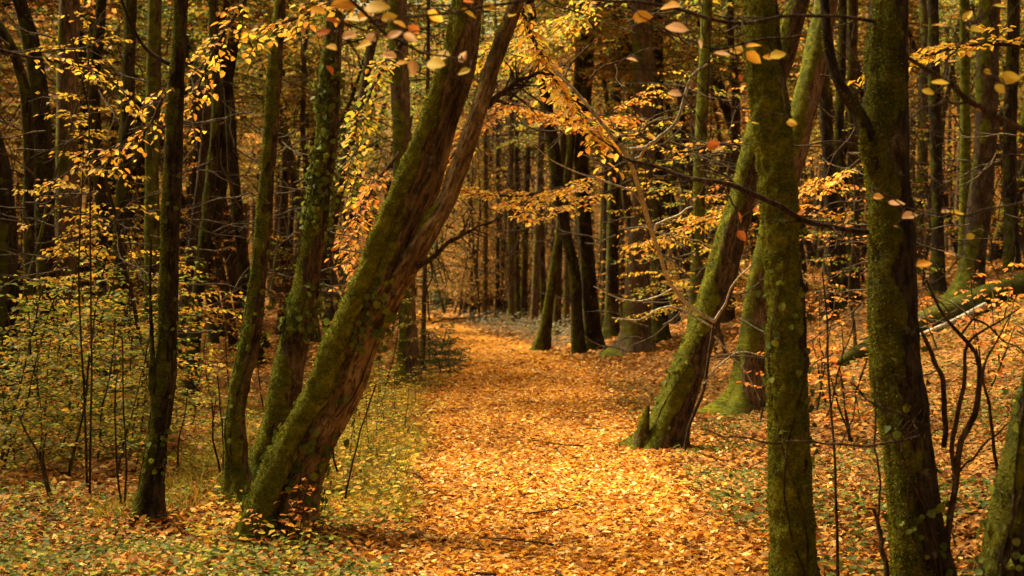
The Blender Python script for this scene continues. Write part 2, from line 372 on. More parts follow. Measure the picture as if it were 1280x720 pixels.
def sapling_meshes(name, seed, H, rad, nsp, slen, leafL, pal, z0=.2, hi=False, side=.45, step=.12, droop=.22, bare=0., lean=.15, up=.2, seg=8, mat=None, flat=.35):
    r = np.random.default_rng(seed); k = 12; t = np.linspace(0, 1, k)[:, None]
    P = np.array([0, 0, -.1]) + np.array([r.normal(0, lean), r.normal(0, lean), 1]) * t * H; P = wob(P, H * .02, r)
    st = Geo(); C = np.concatenate([P, (rad * (1 - .8 * t**1.2))], 1)
    V, Q, mo, _ = trunk_geo(C, ds=max(.12, H / 40), seg=seg, flare=.4, seed=seed, mossk=(.7, -.25))
    st = mesh(name + '_stem', V, [Q], mat or M_BARK, {'moss': mo, 'bco': BCO})
    tw = Geo(); lf = Geo()
    for i in range(nsp):
        h = z0 + (1 - z0) * (i + r.random()) / nsp; idx = min(h * (k - 1), k - 1.001); a = int(idx); p = P[a] * (1 - idx + a) + P[a+1] * (idx - a)
        az = i * 2.4 + r.normal(0, .5); L = slen * (1.1 - .75 * h) * r.uniform(.6, 1.2)
        spray(lf, p, (math.cos(az), math.sin(az), up + r.normal(0, .12)), L, leafL, pal, r, droop, side, step, hi, tw, max(.004, rad * .12), bare, flat)
    return st, tw.mesh(name + '_twigs', M_TWIG, 'moss0'), lf.mesh(name + '_leaves', M_LEAF)
def copy_at(meshes, names, root_name, loc, rz, sc, label, cat, group=None):
    o = thing(root_name, loc, label, cat, group); o.rotation_euler = (0, 0, rz); o.scale = (sc, sc, sc)
    for n, m in zip(names, meshes):
        c = bpy.data.objects.new(n, m); link(c, o)
        if n in ('foliage', 'crown', 'twigs'): c['kind'] = 'stuff'
    return o

# ================================================================== the setting
def axis_pts(a):
    out = [a[0][0]]
    for lo, hi, st in a: out += list(np.arange(lo + st, hi + st * .5, st))
    return np.array(out)
gx = axis_pts([(-130, -50, 8), (-50, -18, 2), (-18, -6, .6), (-6, 7, .2), (7, 20, .6), (20, 50, 2), (50, 130, 8)])
gy = axis_pts([(-60, -12, 6), (-12, 4, .8), (4, 30, .2), (30, 60, .6), (60, 120, 2), (120, 170, 5)])
X, Yg = np.meshgrid(gx, gy); Z = gz(X, Yg); Vg = np.stack([X, Yg, Z], -1).reshape(-1, 3); nx, ny = len(gx), len(gy)
i, j = np.meshgrid(np.arange(ny - 1), np.arange(nx - 1), indexing='ij')
Qg = np.stack([i*nx+j, i*nx+j+1, (i+1)*nx+j+1, (i+1)*nx+j], -1).reshape(-1, 4)
ground = tag(obj('ground', mesh('ground', Vg, [Qg], M_GROUND)), 'forest floor of brown leaves rising to a bank', 'ground', kind='structure')
yy = axis_pts([(-12, 30, .2), (30, 118, .8)]); us = np.linspace(-1, 1, 15)
pw = pathw(yy)[:, None] * (1 + .12 * (fbm(np.stack([yy * .5, yy * 0, yy * 0], -1), 4) - .5))[:, None]
XP = pathc(yy)[:, None] + us[None] * pw; YP = np.repeat(yy[:, None], 15, 1); ZP = gz(XP, YP) + .02 - .05 * (np.abs(us)[None] > .95)
VP = np.stack([XP, YP, ZP], -1).reshape(-1, 3); i, j = np.meshgrid(np.arange(len(yy) - 1), np.arange(14), indexing='ij')
path = tag(obj('path', mesh('path', VP, [np.stack([i*15+j, i*15+j+1, (i+1)*15+j+1, (i+1)*15+j], -1).reshape(-1, 4)], M_PATH)), 'winding woodland path carpeted with golden fallen leaves', 'path', kind='structure')

# ---- fallen leaves
def frustum_pts(n, y0, y1, r, margin=1.08, power=1.0):
    """ground points spread over what can be seen (and a little beside it)"""
    y = y0 * (y1 / y0)**(r.random(n)**power); x = (r.random(n) * 2 - 1) * (.364 * margin * y + .3); return x, y
def litter(n, y0, y1, seed, keep, pal, size, name, label, cat, tilt=.35, zoff=.012, hi=True):
    r = np.random.default_rng(seed); x, y = frustum_pts(n, y0, y1, r); k = keep(x, y, r); x, y = x[k], y[k]; n = len(x)
    P = np.stack([x, y, gz(x, y) + zoff + r.random(n) * .022], -1); a = r.random(n) * 6.283
    D = np.stack([np.cos(a), np.sin(a), r.normal(0, .18, n)], -1); N = np.stack([r.normal(0, tilt, n), r.normal(0, tilt, n), np.ones(n)], -1)
    L = size(y) * r.uniform(.5, 1.35, n); C = pick(pal, n, r, .2)
    old = r.random(n) < .05 + .35 * sstep(fbm(np.stack([x * 1.3, y * .7, x * 0], -1), 29), .5, .68)
    C = np.where(old[:, None], pick(BROWNL * .8, n, r, .25), C)
    V, Q, Cc = (leaves6(P, D, N, L, L * r.uniform(.5, .72, n), C, r.normal(.2, .35, n), r.normal(.1, .25, n)) if hi else leaves4(P, D, N, L, L * .65, C))
    return tag(obj(name, mesh(name, V, [Q], M_LITTER, {'Col': Cc})), label, cat, kind='stuff')
pd = lambda x, y: np.abs(x - pathc(y)) - pathw(y) * (1 + .7 * (fbm(np.stack([x * .7, y * .35, x * 0], -1), 17) - .5))
litter(260000, 6.8, 30, 1, lambda x, y, r: pd(x, y) < r.normal(0, .22, len(x)) + .5 * (r.random(len(x)) < .25) * r.random(len(x)), LITTER, lambda y: .044 + .0012 * (y - 8), 'fallen_leaves', 'golden fallen beech leaves carpeting the path', 'fallen leaves')
litter(70000, 26, 110, 2, lambda x, y, r: pd(x, y) < r.normal(0, .2, len(x)), LITTER[[0, 1, 2, 4, 5, 8, 9]], lambda y: .075 + .0015 * (y - 8), 'fallen_leaves', 'orange fallen leaves on the far bend of the path', 'fallen leaves', hi=False)
litter(120000, 6.8, 40, 3, lambda x, y, r: (pd(x, y) > -.15) & ((x < 0) | (pd(x, y) < .9 + r.normal(0, .5, len(x)))) & (r.random(len(x)) < np.where(x > 0, 1, .62)), np.concatenate([BROWNL, BROWNL * .8, LITTER[[2, 3, 5]] * .85]), lambda y: .055 + .0012 * (y - 8), 'fallen_leaves', 'brown and orange fallen leaves strewn over the forest floor', 'fallen leaves', tilt=.5)
litter(75000, 6.8, 34, 6, lambda x, y, r: (x > 0) & (pd(x, y) > .6), np.concatenate([BROWNL * .45, BROWNL * .65, LITTER[[2, 4, 10]] * .6]), lambda y: .055 + .0012 * (y - 8), 'fallen_leaves', 'dull brown leaf litter darkened for shade over the bank round the fallen log', 'fallen leaves', tilt=.5)  # bank leaves are brown; palette darkened further to stand in for shade
litter(60000, 30, 100, 4, lambda x, y, r: pd(x, y) > 0, BROWNL, lambda y: .10 + .001 * y, 'fallen_leaves', 'dull fallen leaves between the far trunks', 'fallen leaves', hi=False)

def leaf_variants(pal, n, name, mat, L=1.0, seed=3, nu=7):
    """single leaves with pointed oval outline, midrib fold and curl; length 1 along +X"""
    r = np.random.default_rng(seed); out = []
    for k in range(n):
        u = np.linspace(0, 1, nu); wd = np.sin(np.pi * u**.8)**.85 * r.uniform(.27, .36); wd[0] = .012; wd[-1] = .004
        wavy = 1 + .06 * np.sin(u * 22 + k); fold = r.uniform(.1, .45); curl = r.uniform(-.05, .4); tw = r.normal(0, .35)
        rows = []
        for i in range(nu):
            for v in (-1, -.5, 0, .5, 1):
                yv = v * wd[i] * wavy[i]; z = abs(yv) * fold - curl * u[i]**2 * .5 + tw * yv * u[i] + .012 * math.sin(9 * u[i] + 3 * v)
                rows.append((u[i], yv, z))
        i, j = np.meshgrid(np.arange(nu - 1), np.arange(4), indexing='ij'); Q = np.stack([i*5+j, i*5+j+1, (i+1)*5+j+1, (i+1)*5+j], -1).reshape(-1, 4)
        V = np.array(rows); c = np.repeat(pick(pal, 1, r, .15), len(V), 0); mid = (np.abs(V[:, 1]) < .01)[:, None]; c = np.where(mid, np.minimum(c * 1.12 + .02, .9), c)
        out.append(mesh(name, V, [Q], mat, {'Col': c}))
    return out
LV_LIT = leaf_variants(LITTER, 12, 'leaf', M_LITTER, seed=5, nu=5)
LV_GOLD = leaf_variants(np.concatenate([GOLD, GOLD, np.array([(.85, .58, .34), (.82, .46, .22)])]), 16, 'leaf', M_LEAF, seed=6)
LV_PALE = leaf_variants(np.array([(.85, .60, .40), (.86, .55, .32)]), 3, 'leaf', M_LEAF, seed=8)
LV_ORANGE = leaf_variants(RUSSET, 5, 'leaf', M_LEAF, seed=9)
LV_YEL = leaf_variants(YELLOW, 5, 'leaf', M_LEAF, seed=12)
LV_BROWN = leaf_variants(BROWNL, 3, 'leaf', M_LEAF, seed=14)
from mathutils import Matrix
def put_leaf(meshes, parent, p, d, n, L, k, name='leaf'):
    d = Vector(d).normalized(); n = Vector(n); n = (n - d * n.dot(d)).normalized(); s = n.cross(d)
    m = Matrix((d, s, n)).transposed().to_4x4(); m = Matrix.Translation(Vector([float(c) for c in p])) @ m @ Matrix.Diagonal((L, L, L, 1))
    o = bpy.data.objects.new(name, meshes[k % len(meshes)]); link(o, parent)
    o.matrix_basis = Matrix.Translation(-parent.location) @ m
    return o
r = np.random.default_rng(21)
for k in range(290):
    y = 7.4 + 3.6 * r.random()**1.5; x = pathc(y) + (r.random() * 2 - 1) * pathw(y) * .95; a = r.random() * 6.283
    put_leaf(LV_LIT, path, (x, y, float(gz(x, y)) + .034 + .014 * r.random()), (math.cos(a), math.sin(a), r.normal(0, .12)), (r.normal(0, .3), r.normal(0, .3), 1), r.uniform(.045, .07), k)

# ================================================================== the trees one can tell apart
def shades_path(x, y):
    """would this tree's crown close the gap of light over the near path?"""
    for h in (5.0, 8.0, 11.0):
        sx, sy = x - sv.x / sv.z * h, y - sv.y / sv.z * h
        if 5.2 < sy < 23 and -3.9 < sx - float(pathc(sy)) < 3.3: return True
    return False
# shared crowns and background trees
FILL = []
for k in range(8):
    FILL.append(sapling_meshes('background_tree', 100 + k, 13 + (k % 3) * 2, .10 + .025 * (k % 4), 84, 2.7, .15,
        [DULLG, DULLY, OLIVE * 1.2, DULLG, BROWNL, DULLY, np.concatenate([OLIVE, DULLY]), np.concatenate([DULLG, BROWNL])][k], z0=.46, side=.5, step=.17, mat=[M_BARK, M_BARKD][k % 2], flat=.45))
def add_crown(parent, top, seed, sc=1.0, full=False):
    """leafy crown of an upper tree: limbs and leaves above the trunk's upper part"""
    r = np.random.default_rng(seed); m = FILL[seed % 8]
    for n, me in (('twigs', m[1]), ('crown', m[2])):
        c = bpy.data.objects.new(n, me); link(c, parent); c['kind'] = 'stuff'
        c.location = Vector([float(a) for a in top]) - parent.location; c.location.z = float(gz(top[0], top[1])) - parent.location.z + 0.6
        c.rotation_euler = (0, 0, r.random() * 6.28); c.scale = (sc, sc, sc)
        if not full and shades_path(top[0], top[1]): c.scale = (.45, .45, .6); c.location.z = float(top[2]) - parent.location.z - 5.0  # crown shrunk and lifted so the path below stays sunlit

def near_tree(name, label, pts, Y, top=11, mat=M_BARK, seed=1, tufts=18000, crown=True, group=None, **k):
    C = px_line(pts, Y); C[:, 3] *= {3: .95, 14: .76, 18: .8, 24: .8}.get(seed, .84); C = ground_base(C); root = thing(name, (C[0, 0], C[0, 1], float(gz(C[0, 0], C[0, 1]))), label, 'tree', group)
    E = extend_up(C, top); o, geo = trunk_part(root, E, mat, tufts=tufts, seed=seed, **k)
    if crown:
        add_crown(root, E[-3, :3], seed, 1.15 if seed == 3 else .9 if seed in (8, 9, 11) else 1.0, seed in (3, 8, 9, 11, 47, 14, 25))
        if seed in (8, 9, 11, 47, 14, 25):                                  # out-of-view crowns raised, some shifted, so their shade falls on the bank
            for c in root.children:
                if c.name.split('.')[0] in ('twigs', 'crown'): c.location.z += 3.2; c.location.x -= 1.3 if seed in (14, 25) else 0
    return root, o, geo
def limb(root, pts, Y, mat, seed, name='branch', tufts=0, ds=.04, seg=10, flare=0., **k):
    C = px_line(pts, Y)
    if mat is M_TWIG:
        r = np.random.default_rng(seed); X = spline(C, 34); X[:, :3] = wob(X[:, :3], .022, r) + np.cumsum(r.normal(0, .004, (34, 3)), 0) * np.linspace(0, 1, 34)[:, None]; C = X; ds = .03
        g = Geo()
        for i in range(3, 33):
            if r.random() > .55: continue
            L = r.uniform(.06, .4) * (1.15 - i / 34); t = nrm(X[i, :3] - X[i-1, :3]); d = nrm(t * .8 + r.normal(0, .6, 3) + np.array([0, 0, .15])); q = [X[i, :3]]
            for m in range(5): d = nrm(d + r.normal(0, .22, 3)); q.append(q[-1] + d * L / 5)
            V, Q = tube(np.array(q), np.linspace(X[i, 3] * .5, .0012, 6), 4); g.add(V, Q, np.zeros((len(V), 3)))
        o = obj('twigs', g.mesh('twigs', M_TWIG, 'moss'), root); o['kind'] = 'stuff'
    return trunk_part(root, C, mat, name, tufts=tufts, seed=seed, ds=ds, seg=seg, flare=flare, **k)

# leaning double-stemmed tree beside the path
A, A_tr, A_geo = near_tree('leaning_tree', 'thick leaning tree with mossy ridge and reddish second stem beside the path',
    [(344, 690, 82), (355, 625, 68), (371, 580, 63), (387, 548, 62), (422, 482, 60), (446, 420, 57), (480, 350, 58), (497, 300, 52), (517, 250, 51), (536, 200, 45), (552, 150, 42), (573, 80, 39), (586, 0, 35), (600, -60, 33)], 9.2,
    mat=M_BARKR, seed=3, tufts=32000, mossdir=(-1, -.1, .45), mossk=(1.4, -.22), seg=56, ds=.03, lump=.17, ridge=.17, ridgef=2.8, flare=.45, flare_h=.35, lobes=5, moss_th=.02)
limb(A, [(308, 690, 34, 9.0), (331, 622, 28, 9.0), (348, 582, 26, 9.02), (364, 548, 25, 9.03), (400, 482, 26, 9.04), (424, 420, 24, 9.05), (456, 350, 19, 9.06), (474, 300, 17, 9.07), (494, 250, 16, 9.08), (517, 200, 16, 9.1), (535, 150, 15, 9.12), (557, 80, 12, 9.15)], 9.05, M_BARKR, 4, 'moss_ridge', tufts=18000, seg=20, mossdir=(-.7, -.7, .5), mossk=(.8, .3), lump=.28, ridge=.14, moss_th=.025, flare=.3)
limb(A, [(448, 450, 10, 9.25), (474, 400, 20, 9.2), (498, 355, 24, 9.12), (519, 318, 24, 9.04), (538, 285, 22, 9.0), (558, 250, 20, 9.0), (577, 200, 20, 9.0), (595, 148, 19, 9.0), (614, 90, 18, 9.0), (636, 30, 17, 9.0), (652, -15, 16, 9.0), (690, -110, 13, 9.0), (720, -200, 9, 9.0)], 9.0, M_BARKR, 5, 'stem', tufts=2400, seg=20, mossdir=(-1, 0, .2), mossk=(.8, -.4), lump=.2, ridge=.2)
limb(A, [(606, 135, 8), (624, 118, 7), (645, 104, 6), (668, 92, 5), (690, 86, 3)], 9.0, M_TWIG, 6, mossk=(0, -.6))
limb(A, [(520, 335, 7), (545, 318, 6), (572, 300, 5), (600, 280, 3), (640, 262, 2)], 9.0, M_TWIG, 7, seg=6, mossk=(0, -1))

B, B_tr, B_geo = near_tree('leaning_tree', 'slender ivy-grown mossy tree just behind the leaning double trunk',
    [(318, 660, 60), (338, 575, 46), (359, 480, 44), (378, 385, 38), (394, 285, 33), (407, 185, 30), (414, 90, 28), (419, 0, 26), (422, -60, 25)], 11.3,
    seed=8, tufts=16000, mossdir=(-.7, -.6, .3), mossk=(1, -.12), lump=.2, ridge=.1, flare=.8, lobes=5)
Cc, C_tr, C_geo = near_tree('crooked_tree', 'thin crooked mossy tree with swollen base beside the ivy-grown tree',
    [(296, 650, 52), (297, 590, 34), (295, 535, 28), (300, 485, 26), (313, 425, 27), (322, 360, 23), (331, 265, 21), (339, 160, 19), (345, 70, 19), (351, 0, 15), (354, -60, 14)], 10.6,
    seed=9, tufts=12000, mossdir=(-.8, -.5, .2), mossk=(1, .02), lump=.22, ridge=.09, flare=.8, flare_h=.18, lobes=5)
D_, D_tr, D_geo = near_tree('straight_tree', 'straight dark trunk alone among green undergrowth, small side shoot near its foot',
    [(178, 670, 48), (186, 628, 34), (196, 560, 29), (205, 490, 31), (210, 410, 27), (213, 310, 25), (217, 200, 25), (221, 110, 22), (225, 40, 19), (227, 0, 18), (229, -60, 17)], 9.8,
    mat=M_BARKD, seed=11, tufts=10000, mossdir=(-.6, -.3, .2), mossk=(1, -.12), lump=.19, ridge=.09, flare=.8, flare_h=.2, lobes=5)
limb(D_, [(198, 522, 14), (193, 495, 10), (190, 470, 8), (191, 440, 5), (188, 380, 3), (189, 300, 2.2)], 9.75, M_BARKD, 12, seg=8, mossk=(.5, 0))
limb(D_, [(218, 82, 8), (200, 74, 6), (180, 58, 5), (165, 32, 4), (152, 0, 3)], 9.8, M_BARKD, 13, seg=6, mossk=(.5, -.5))
Ft, F_tr, F_geo = near_tree('leaning_tree', 'leaning mossy tree with a hollow broken stub at its foot by the path edge',
    [(822, 592, 78), (834, 540, 62), (849, 495, 56), (873, 430, 51), (904, 335, 46), (934, 225, 42), (962, 120, 37), (986, 45, 33), (1000, 0, 31), (1016, -60, 30)], 13.9,
    seed=14, tufts=18000, mossdir=(-1, -.15, .3), mossk=(1.4, -.16), lump=.18, ridge=.1, flare=.6, flare_h=.28, lobes=5, mat=M_BARK)
limb(Ft, [(803, 576, 18), (803, 548, 14), (806, 524, 9), (810, 508, 4)], 13.75, M_BARK, 15, 'stub', tufts=300, seg=12, lump=.35, ridge=.3, mossk=(1, -.35), flare=.4)
limb(Ft, [(770, 588, 18), (788, 572, 22), (812, 556, 24), (835, 540, 20)], 13.75, M_BARK, 16, 'root', tufts=900, seg=10, mossk=(.3, .5))
Gt, G_tr, G_geo = near_tree('straight_tree', 'upright tree furred all round in yellow-green moss between leaning tree and dark trunk',
    [(998, 800, 74), (994, 720, 62), (991, 640, 56), (987, 540, 53), (986, 440, 53), (981, 345, 48), (973, 240, 47), (964, 140, 50), (955, 60, 46), (951, 0, 44), (946, -80, 43)], 7.4,
    seed=17, tufts=32000, mossdir=(-.7, -.6, .1), mossk=(.9, .18), lump=.15, ridge=.09, flare=.3, seg=48, ds=.025, moss_th=.022)
Ht, H_tr, H_geo = near_tree('straight_tree', 'dark broad trunk with a curved upward branch and ivy at its base',
    [(1165, 830, 96), (1158, 740, 84), (1146, 640, 76), (1133, 545, 72), (1120, 450, 76), (1117, 400, 70), (1117, 310, 66), (1110, 210, 64), (1108, 110, 64), (1111, 20, 58), (1113, -60, 56)], 6.7,
    mat=M_BARKD, seed=18, tufts=26000, mossdir=(-1, -.4, .1), mossk=(1, -.12), lump=.15, ridge=.10, flare=.3, seg=36, ds=.03)
limb(Ht, [(1094, 212, 22), (1083, 168, 20), (1070, 136, 16), (1056, 116, 14), (1044, 92, 13), (1036, 58, 12), (1031, 10, 11), (1029, -60, 10)], 6.65, M_BARKD, 19, tufts=800, seg=14, mossk=(.8, -.45))
limb(Ht, [(1084, 290, 7, 6.7), (1050, 283, 6, 6.6), (1005, 272, 6.5, 6.5), (965, 258, 7, 6.4), (930, 243, 6.5, 6.35), (895, 232, 6, 6.3), (858, 222, 5.5, 6.3), (820, 210, 4.5, 6.3), (788, 196, 3.5, 6.3), (765, 180, 2.5, 6.3), (735, 160, 2, 6.3)], 6.5, M_TWIG, 20, seg=7, lump=.1, mossk=(0, -1))
limb(Ht, [(1150, 545, 3.4, 6.5), (1110, 555, 3.2, 6.35), (1070, 557, 3, 6.25), (1030, 561, 2.8, 6.2), (990, 557, 2.8, 6.1), (960, 559, 2.6, 6.05), (930, 554, 2.3, 6.0), (905, 553, 2, 5.97), (880, 545, 1.6, 5.95)], 6.2, M_TWIG, 505, seg=6, lump=.1, mossk=(0, -1))
limb(Ht, [(1160, 532, 3, 6.5), (1130, 520, 2.6, 6.35), (1090, 500, 2.2, 6.25), (1062, 480, 1.6, 6.2)], 6.2, M_TWIG, 506, seg=6, lump=.1, mossk=(0, -1))
limb(Ht, [(1100, 27, 5, 6.7), (1050, 24, 4.5, 6.4), (985, 26, 4.5, 6.1), (930, 30, 5, 5.9), (870, 20, 4.6, 5.7), (800, 11, 4.6, 5.5), (720, 8, 4.4, 5.3), (660, 13, 4, 5.1), (610, 24, 3.4, 5.0), (560, 36, 2.8, 4.9), (500, 38, 2, 4.8)], 6, M_TWIG, 22, seg=6, lump=.1, mossk=(0, -1))
It, _, I_geo = near_tree('leaning_tree', 'short view of dark ivy-covered trunk leaning away at the bank foot',
    [(1244, 860, 84), (1254, 740, 74), (1268, 640, 66), (1290, 540, 62), (1314, 450, 60), (1340, 350, 60), (1370, 220, 56)], 6.0, mat=M_BARKD, seed=24, tufts=5000, mossdir=(-1, -.3, .2), mossk=(1, -.2), lump=.12)
J, _, J_geo = near_tree('leaning_tree', 'mossy-footed leaning tree with grey lichened upper trunk half hidden behind the moss-furred tree',
    [(930, 540, 62), (936, 500, 52), (942, 440, 46), (949, 380, 42), (963, 300, 39), (984, 220, 38), (1004, 140, 37), (1021, 70, 35), (1034, 0, 33), (1044, -60, 32)], 17.0,
    mat=M_BARKP, seed=25, tufts=10000, mossdir=(-.9, -.3, -.3), mossk=(1.4, -.2), lump=.14, ridge=.09, flare=.8, lobes=5)

mid = [
 ('tree_trunk', 'tall stout pinkish-brown trunk with mossy flared foot at the path edge', M_BARKP, 32, [(793, 456, 66), (795, 425, 44), (797, 380, 36), (799, 320, 33), (803, 240, 31), (806, 160, 30), (804, 80, 30), (803, 0, 30), (803, -60, 29)], dict(mossdir=(-.6, -.5, -.9), mossk=(1.0, -.18), flare=.5, flare_h=.5)),
 ('tree_trunk', 'dark ivy-wrapped trunk standing close behind the stout pinkish trunk', M_BARKD, 34, [(826, 432, 26), (824, 330, 20), (822, 200, 19), (821, 80, 18), (821, 0, 17), (821, -60, 16)], dict(mossk=(.8, .1))),
 ('leaning_tree', 'mossy trunk leaning right among the dark trunks by the path bend', M_BARK, 36, [(676, 424, 24), (683, 405, 17), (688, 370, 14), (695, 325, 12), (703, 270, 11), (713, 190, 10), (722, 90, 10), (726, 0, 9), (730, -60, 8)], dict(mossk=(1, .1), mossdir=(-1, -.4, 0))),
 ('leaning_tree', 'dark bowed trunk leaning left over the dark trunks by the path bend', M_BARKD, 34, [(724, 428, 22), (721, 390, 17), (717, 335, 16), (706, 285, 16), (698, 240, 20), (691, 180, 18), (680, 110, 15), (670, 50, 14), (662, 0, 13), (652, -60, 12)], dict(mossk=(1, -.1), mossdir=(-.8, -.3, -.4))),
 ('tree_trunk', 'thick dark trunk with crooked limb among the dark trunks by the path bend', M_BARKD, 36, [(742, 420, 30), (739, 385, 22), (735, 330, 22), (730, 270, 20), (727, 200, 20), (732, 120, 18), (736, 40, 17), (738, -60, 16)], dict(mossk=(1, -.15), mossdir=(-.8, -.3, -.3))),
 ('tree_trunk', 'very dark trunk standing between the bowed trunk and the stout pinkish trunk', M_BARKD, 42, [(764, 408, 24), (765, 350, 18), (767, 250, 17), (770, 150, 16), (768, 50, 15), (768, -60, 14)], dict(mossk=(1, -.1))),
 ('tree_trunk', 'mossy upright trunk seen between the stout pinkish trunk and the leaning path-edge tree', M_BARK, 26, [(866, 440, 24), (870, 380, 19), (873, 280, 17), (876, 180, 17), (880, 90, 16), (884, 0, 15), (886, -60, 14)], dict(mossk=(1, .2))),
 ('tree_trunk', 'brown upright trunk rising behind the leaning double trunk', M_BARKP, 23, [(511, 470, 34), (511, 430, 26), (508, 360, 25), (505, 260, 26), (502, 160, 27), (499, 80, 27), (497, 0, 26), (495, -60, 25)], dict(mossk=(1, -.05))),
 ('tree_trunk', 'crooked dark trunk behind the undergrowth between straight tree and crooked tree', M_BARKD, 18.5, [(236, 470, 26), (243, 430, 18), (248, 370, 16), (256, 300, 18), (264, 220, 15), (270, 150, 13), (268, 60, 12), (266, -60, 11)], dict(mossk=(1, .05), lump=.2)),
 ('tree_trunk', 'stout grey-edged trunk of the cluster behind the green shrubs', M_BARKP, 20, [(72, 470, 42), (78, 400, 33), (82, 300, 30), (84, 200, 31), (85, 100, 30), (87, 0, 28), (88, -60, 27)], dict(mossk=(1, -.2), lump=.12)),
 ('leaning_tree', 'dark trunk leaning into the grey-edged trunk behind the green shrubs', M_BARKD, 19.6, [(62, 470, 34), (60, 400, 27), (57, 300, 27), (54, 200, 28), (48, 110, 25), (36, 40, 22), (24, 0, 20), (8, -60, 18)], dict(mossk=(1, -.05), lump=.14)),
 ('leaning_tree', 'thin dark trunk leaning away from the cluster behind the green shrubs', M_BARKD, 19, [(42, 470, 22), (40, 400, 17), (36, 280, 15), (36, 180, 15), (26, 90, 14), (4, 40, 13), (-40, -10, 12)], dict(mossk=(1, .05), lump=.15)),
 ('tree_trunk', 'squat black trunk with mossy shoulder at the edge of the shrubs', M_BARKD, 17, [(6, 480, 40), (8, 400, 32), (8, 300, 30), (2, 220, 26), (-12, 150, 22), (-30, 60, 20), (-40, -40, 18)], dict(mossk=(1, .1), lump=.2)),
 ('tree_trunk', 'mossy green trunk in the row behind the straight dark tree', M_BARK, 21, [(184, 470, 32), (187, 420, 23), (190, 330, 21), (190, 220, 20), (192, 120, 20), (194, 0, 19), (196, -60, 18)], dict(mossk=(.8, .3))),
 ('tree_trunk', 'dark forked-looking trunk in the row behind the straight dark tree', M_BARKD, 22, [(150, 460, 30), (148, 400, 21), (150, 300, 20), (156, 200, 19), (160, 100, 18), (164, 0, 17), (166, -60, 16)], dict(mossk=(1, .1))),
 ('tree_trunk', 'slim dark trunk with pale bark beside the grey-edged trunk', M_BARKD, 23, [(126, 455, 24), (127, 380, 17), (128, 280, 16), (121, 180, 15), (118, 100, 16), (126, 20, 15), (130, -60, 14)], dict(mossk=(1, 0), lump=.16)),
 ('tree_trunk', 'broad brown-grey trunk on the bank above the fallen mossy log', M_BARK, 26, [(1206, 398, 54), (1213, 350, 38), (1222, 280, 33), (1230, 200, 32), (1234, 100, 31), (1238, 0, 30), (1240, -60, 29)], dict(mossk=(1, -.2))),
 ('tree_trunk', 'narrow green mossy trunk beside the broad trunk on the bank', M_BARK, 27, [(1203, 390, 22), (1204, 330, 16), (1206, 260, 15), (1207, 160, 14), (1206, 60, 13), (1206, -60, 12)], dict(mossk=(.8, .35))),
 ('tree_trunk', 'dark trunk on the bank beyond the dark broad trunk and its ivy', M_BARKD, 29, [(1172, 372, 24), (1172, 300, 18), (1170, 180, 17), (1167, 60, 16), (1166, -60, 15)], dict(mossk=(1, -.2))),
 ('tree_trunk', 'pair-standing dark trunk beyond the broad trunk on the bank', M_BARKD, 30, [(1266, 362, 26), (1264, 280, 20), (1262, 180, 19), (1266, 60, 18), (1268, -60, 17)], dict(mossk=(1, -.2))),
 ('tree_trunk', 'slim trunk on the bank seen between moss-furred tree and dark broad trunk', M_BARKD, 31, [(1052, 362, 20), (1051, 280, 14), (1049, 180, 13), (1052, 80, 12), (1054, -60, 11)], dict(mossk=(1, -.1))),
 ('tree_trunk', 'grey trunk on the bank close beside the slim trunk', M_BARK, 33, [(1064, 360, 24), (1066, 280, 17), (1067, 180, 16), (1066, 80, 15), (1066, -60, 14)], dict(mossk=(1, -.2))),
]
for k, (nm, lab, mt, Y, pts, kw) in enumerate(mid):
    kw = dict(lump=.15, ridge=.09, flare=.45) | kw; kw['mossk'] = (kw['mossk'][0], kw['mossk'][1] - .16)
    near_tree(nm, lab, pts, Y, top=14, mat=mt, seed=40 + k, tufts=0, seg=18, ds=.09, **kw)

# row of slim dark trunks round the bend of the path
for k, (px, base, wd, Y, topdx) in enumerate([(606, 404, 6, 58, -2), (619, 402, 5, 60, 1), (627, 396, 4, 66, -2), (639, 404, 8, 54, 3), (650, 403, 6, 56, -2), (657, 400, 8, 58, 2), (668, 408, 9, 50, 5), (646, 396, 5, 70, 1), (677, 400, 7, 58, -3), (632, 392, 4, 76, 2), (612, 392, 4, 78, -1), (700, 406, 9, 46, 4), (710, 402, 7, 52, -4), (752, 406, 8, 48, 3), (594, 390, 4, 82, 2), (583, 388, 4, 86, -2), (780, 408, 10, 46, -4), (755, 398, 6, 60, 2), (690, 396, 6, 64, 2), (527, 440, 5, 27, 2), (573, 386, 5, 88, 1), (559, 384, 5, 90, -2)]):
    x0 = (px - 640) / F * Y; z = float(gz(x0, Y)); C = np.array([(x0 + topdx * t / F * Y * 2 + .1 * math.sin(3 * t + k), Y, z - .1 + t * 14, wd / 2 / F * Y * (1.15 - .5 * t)) for t in (0, .05, .2, .4, .6, .8, 1)])
    root = thing('slim_tree', (x0, Y, z), ('very thin' if wd < 6 else 'thin' if wd < 8 else 'slim') + (' pale-brown' if k % 3 == 0 else ' brown') + ' trunk ' + ('leaning right' if topdx > 2 else 'leaning left' if topdx < -2 else 'standing upright') + ' in the row behind ' + landmark(x0, Y), 'tree', 'slim trunks round the path bend')
    trunk_part(root, C, [M_BARK, M_BARKP][k % 3 == 0], seed=80 + k, seg=10, ds=.25, flare=.5, lump=.16, mossk=(.8, -.3)); add_crown(root, C[-2, :3], 80 + k, 1.0)

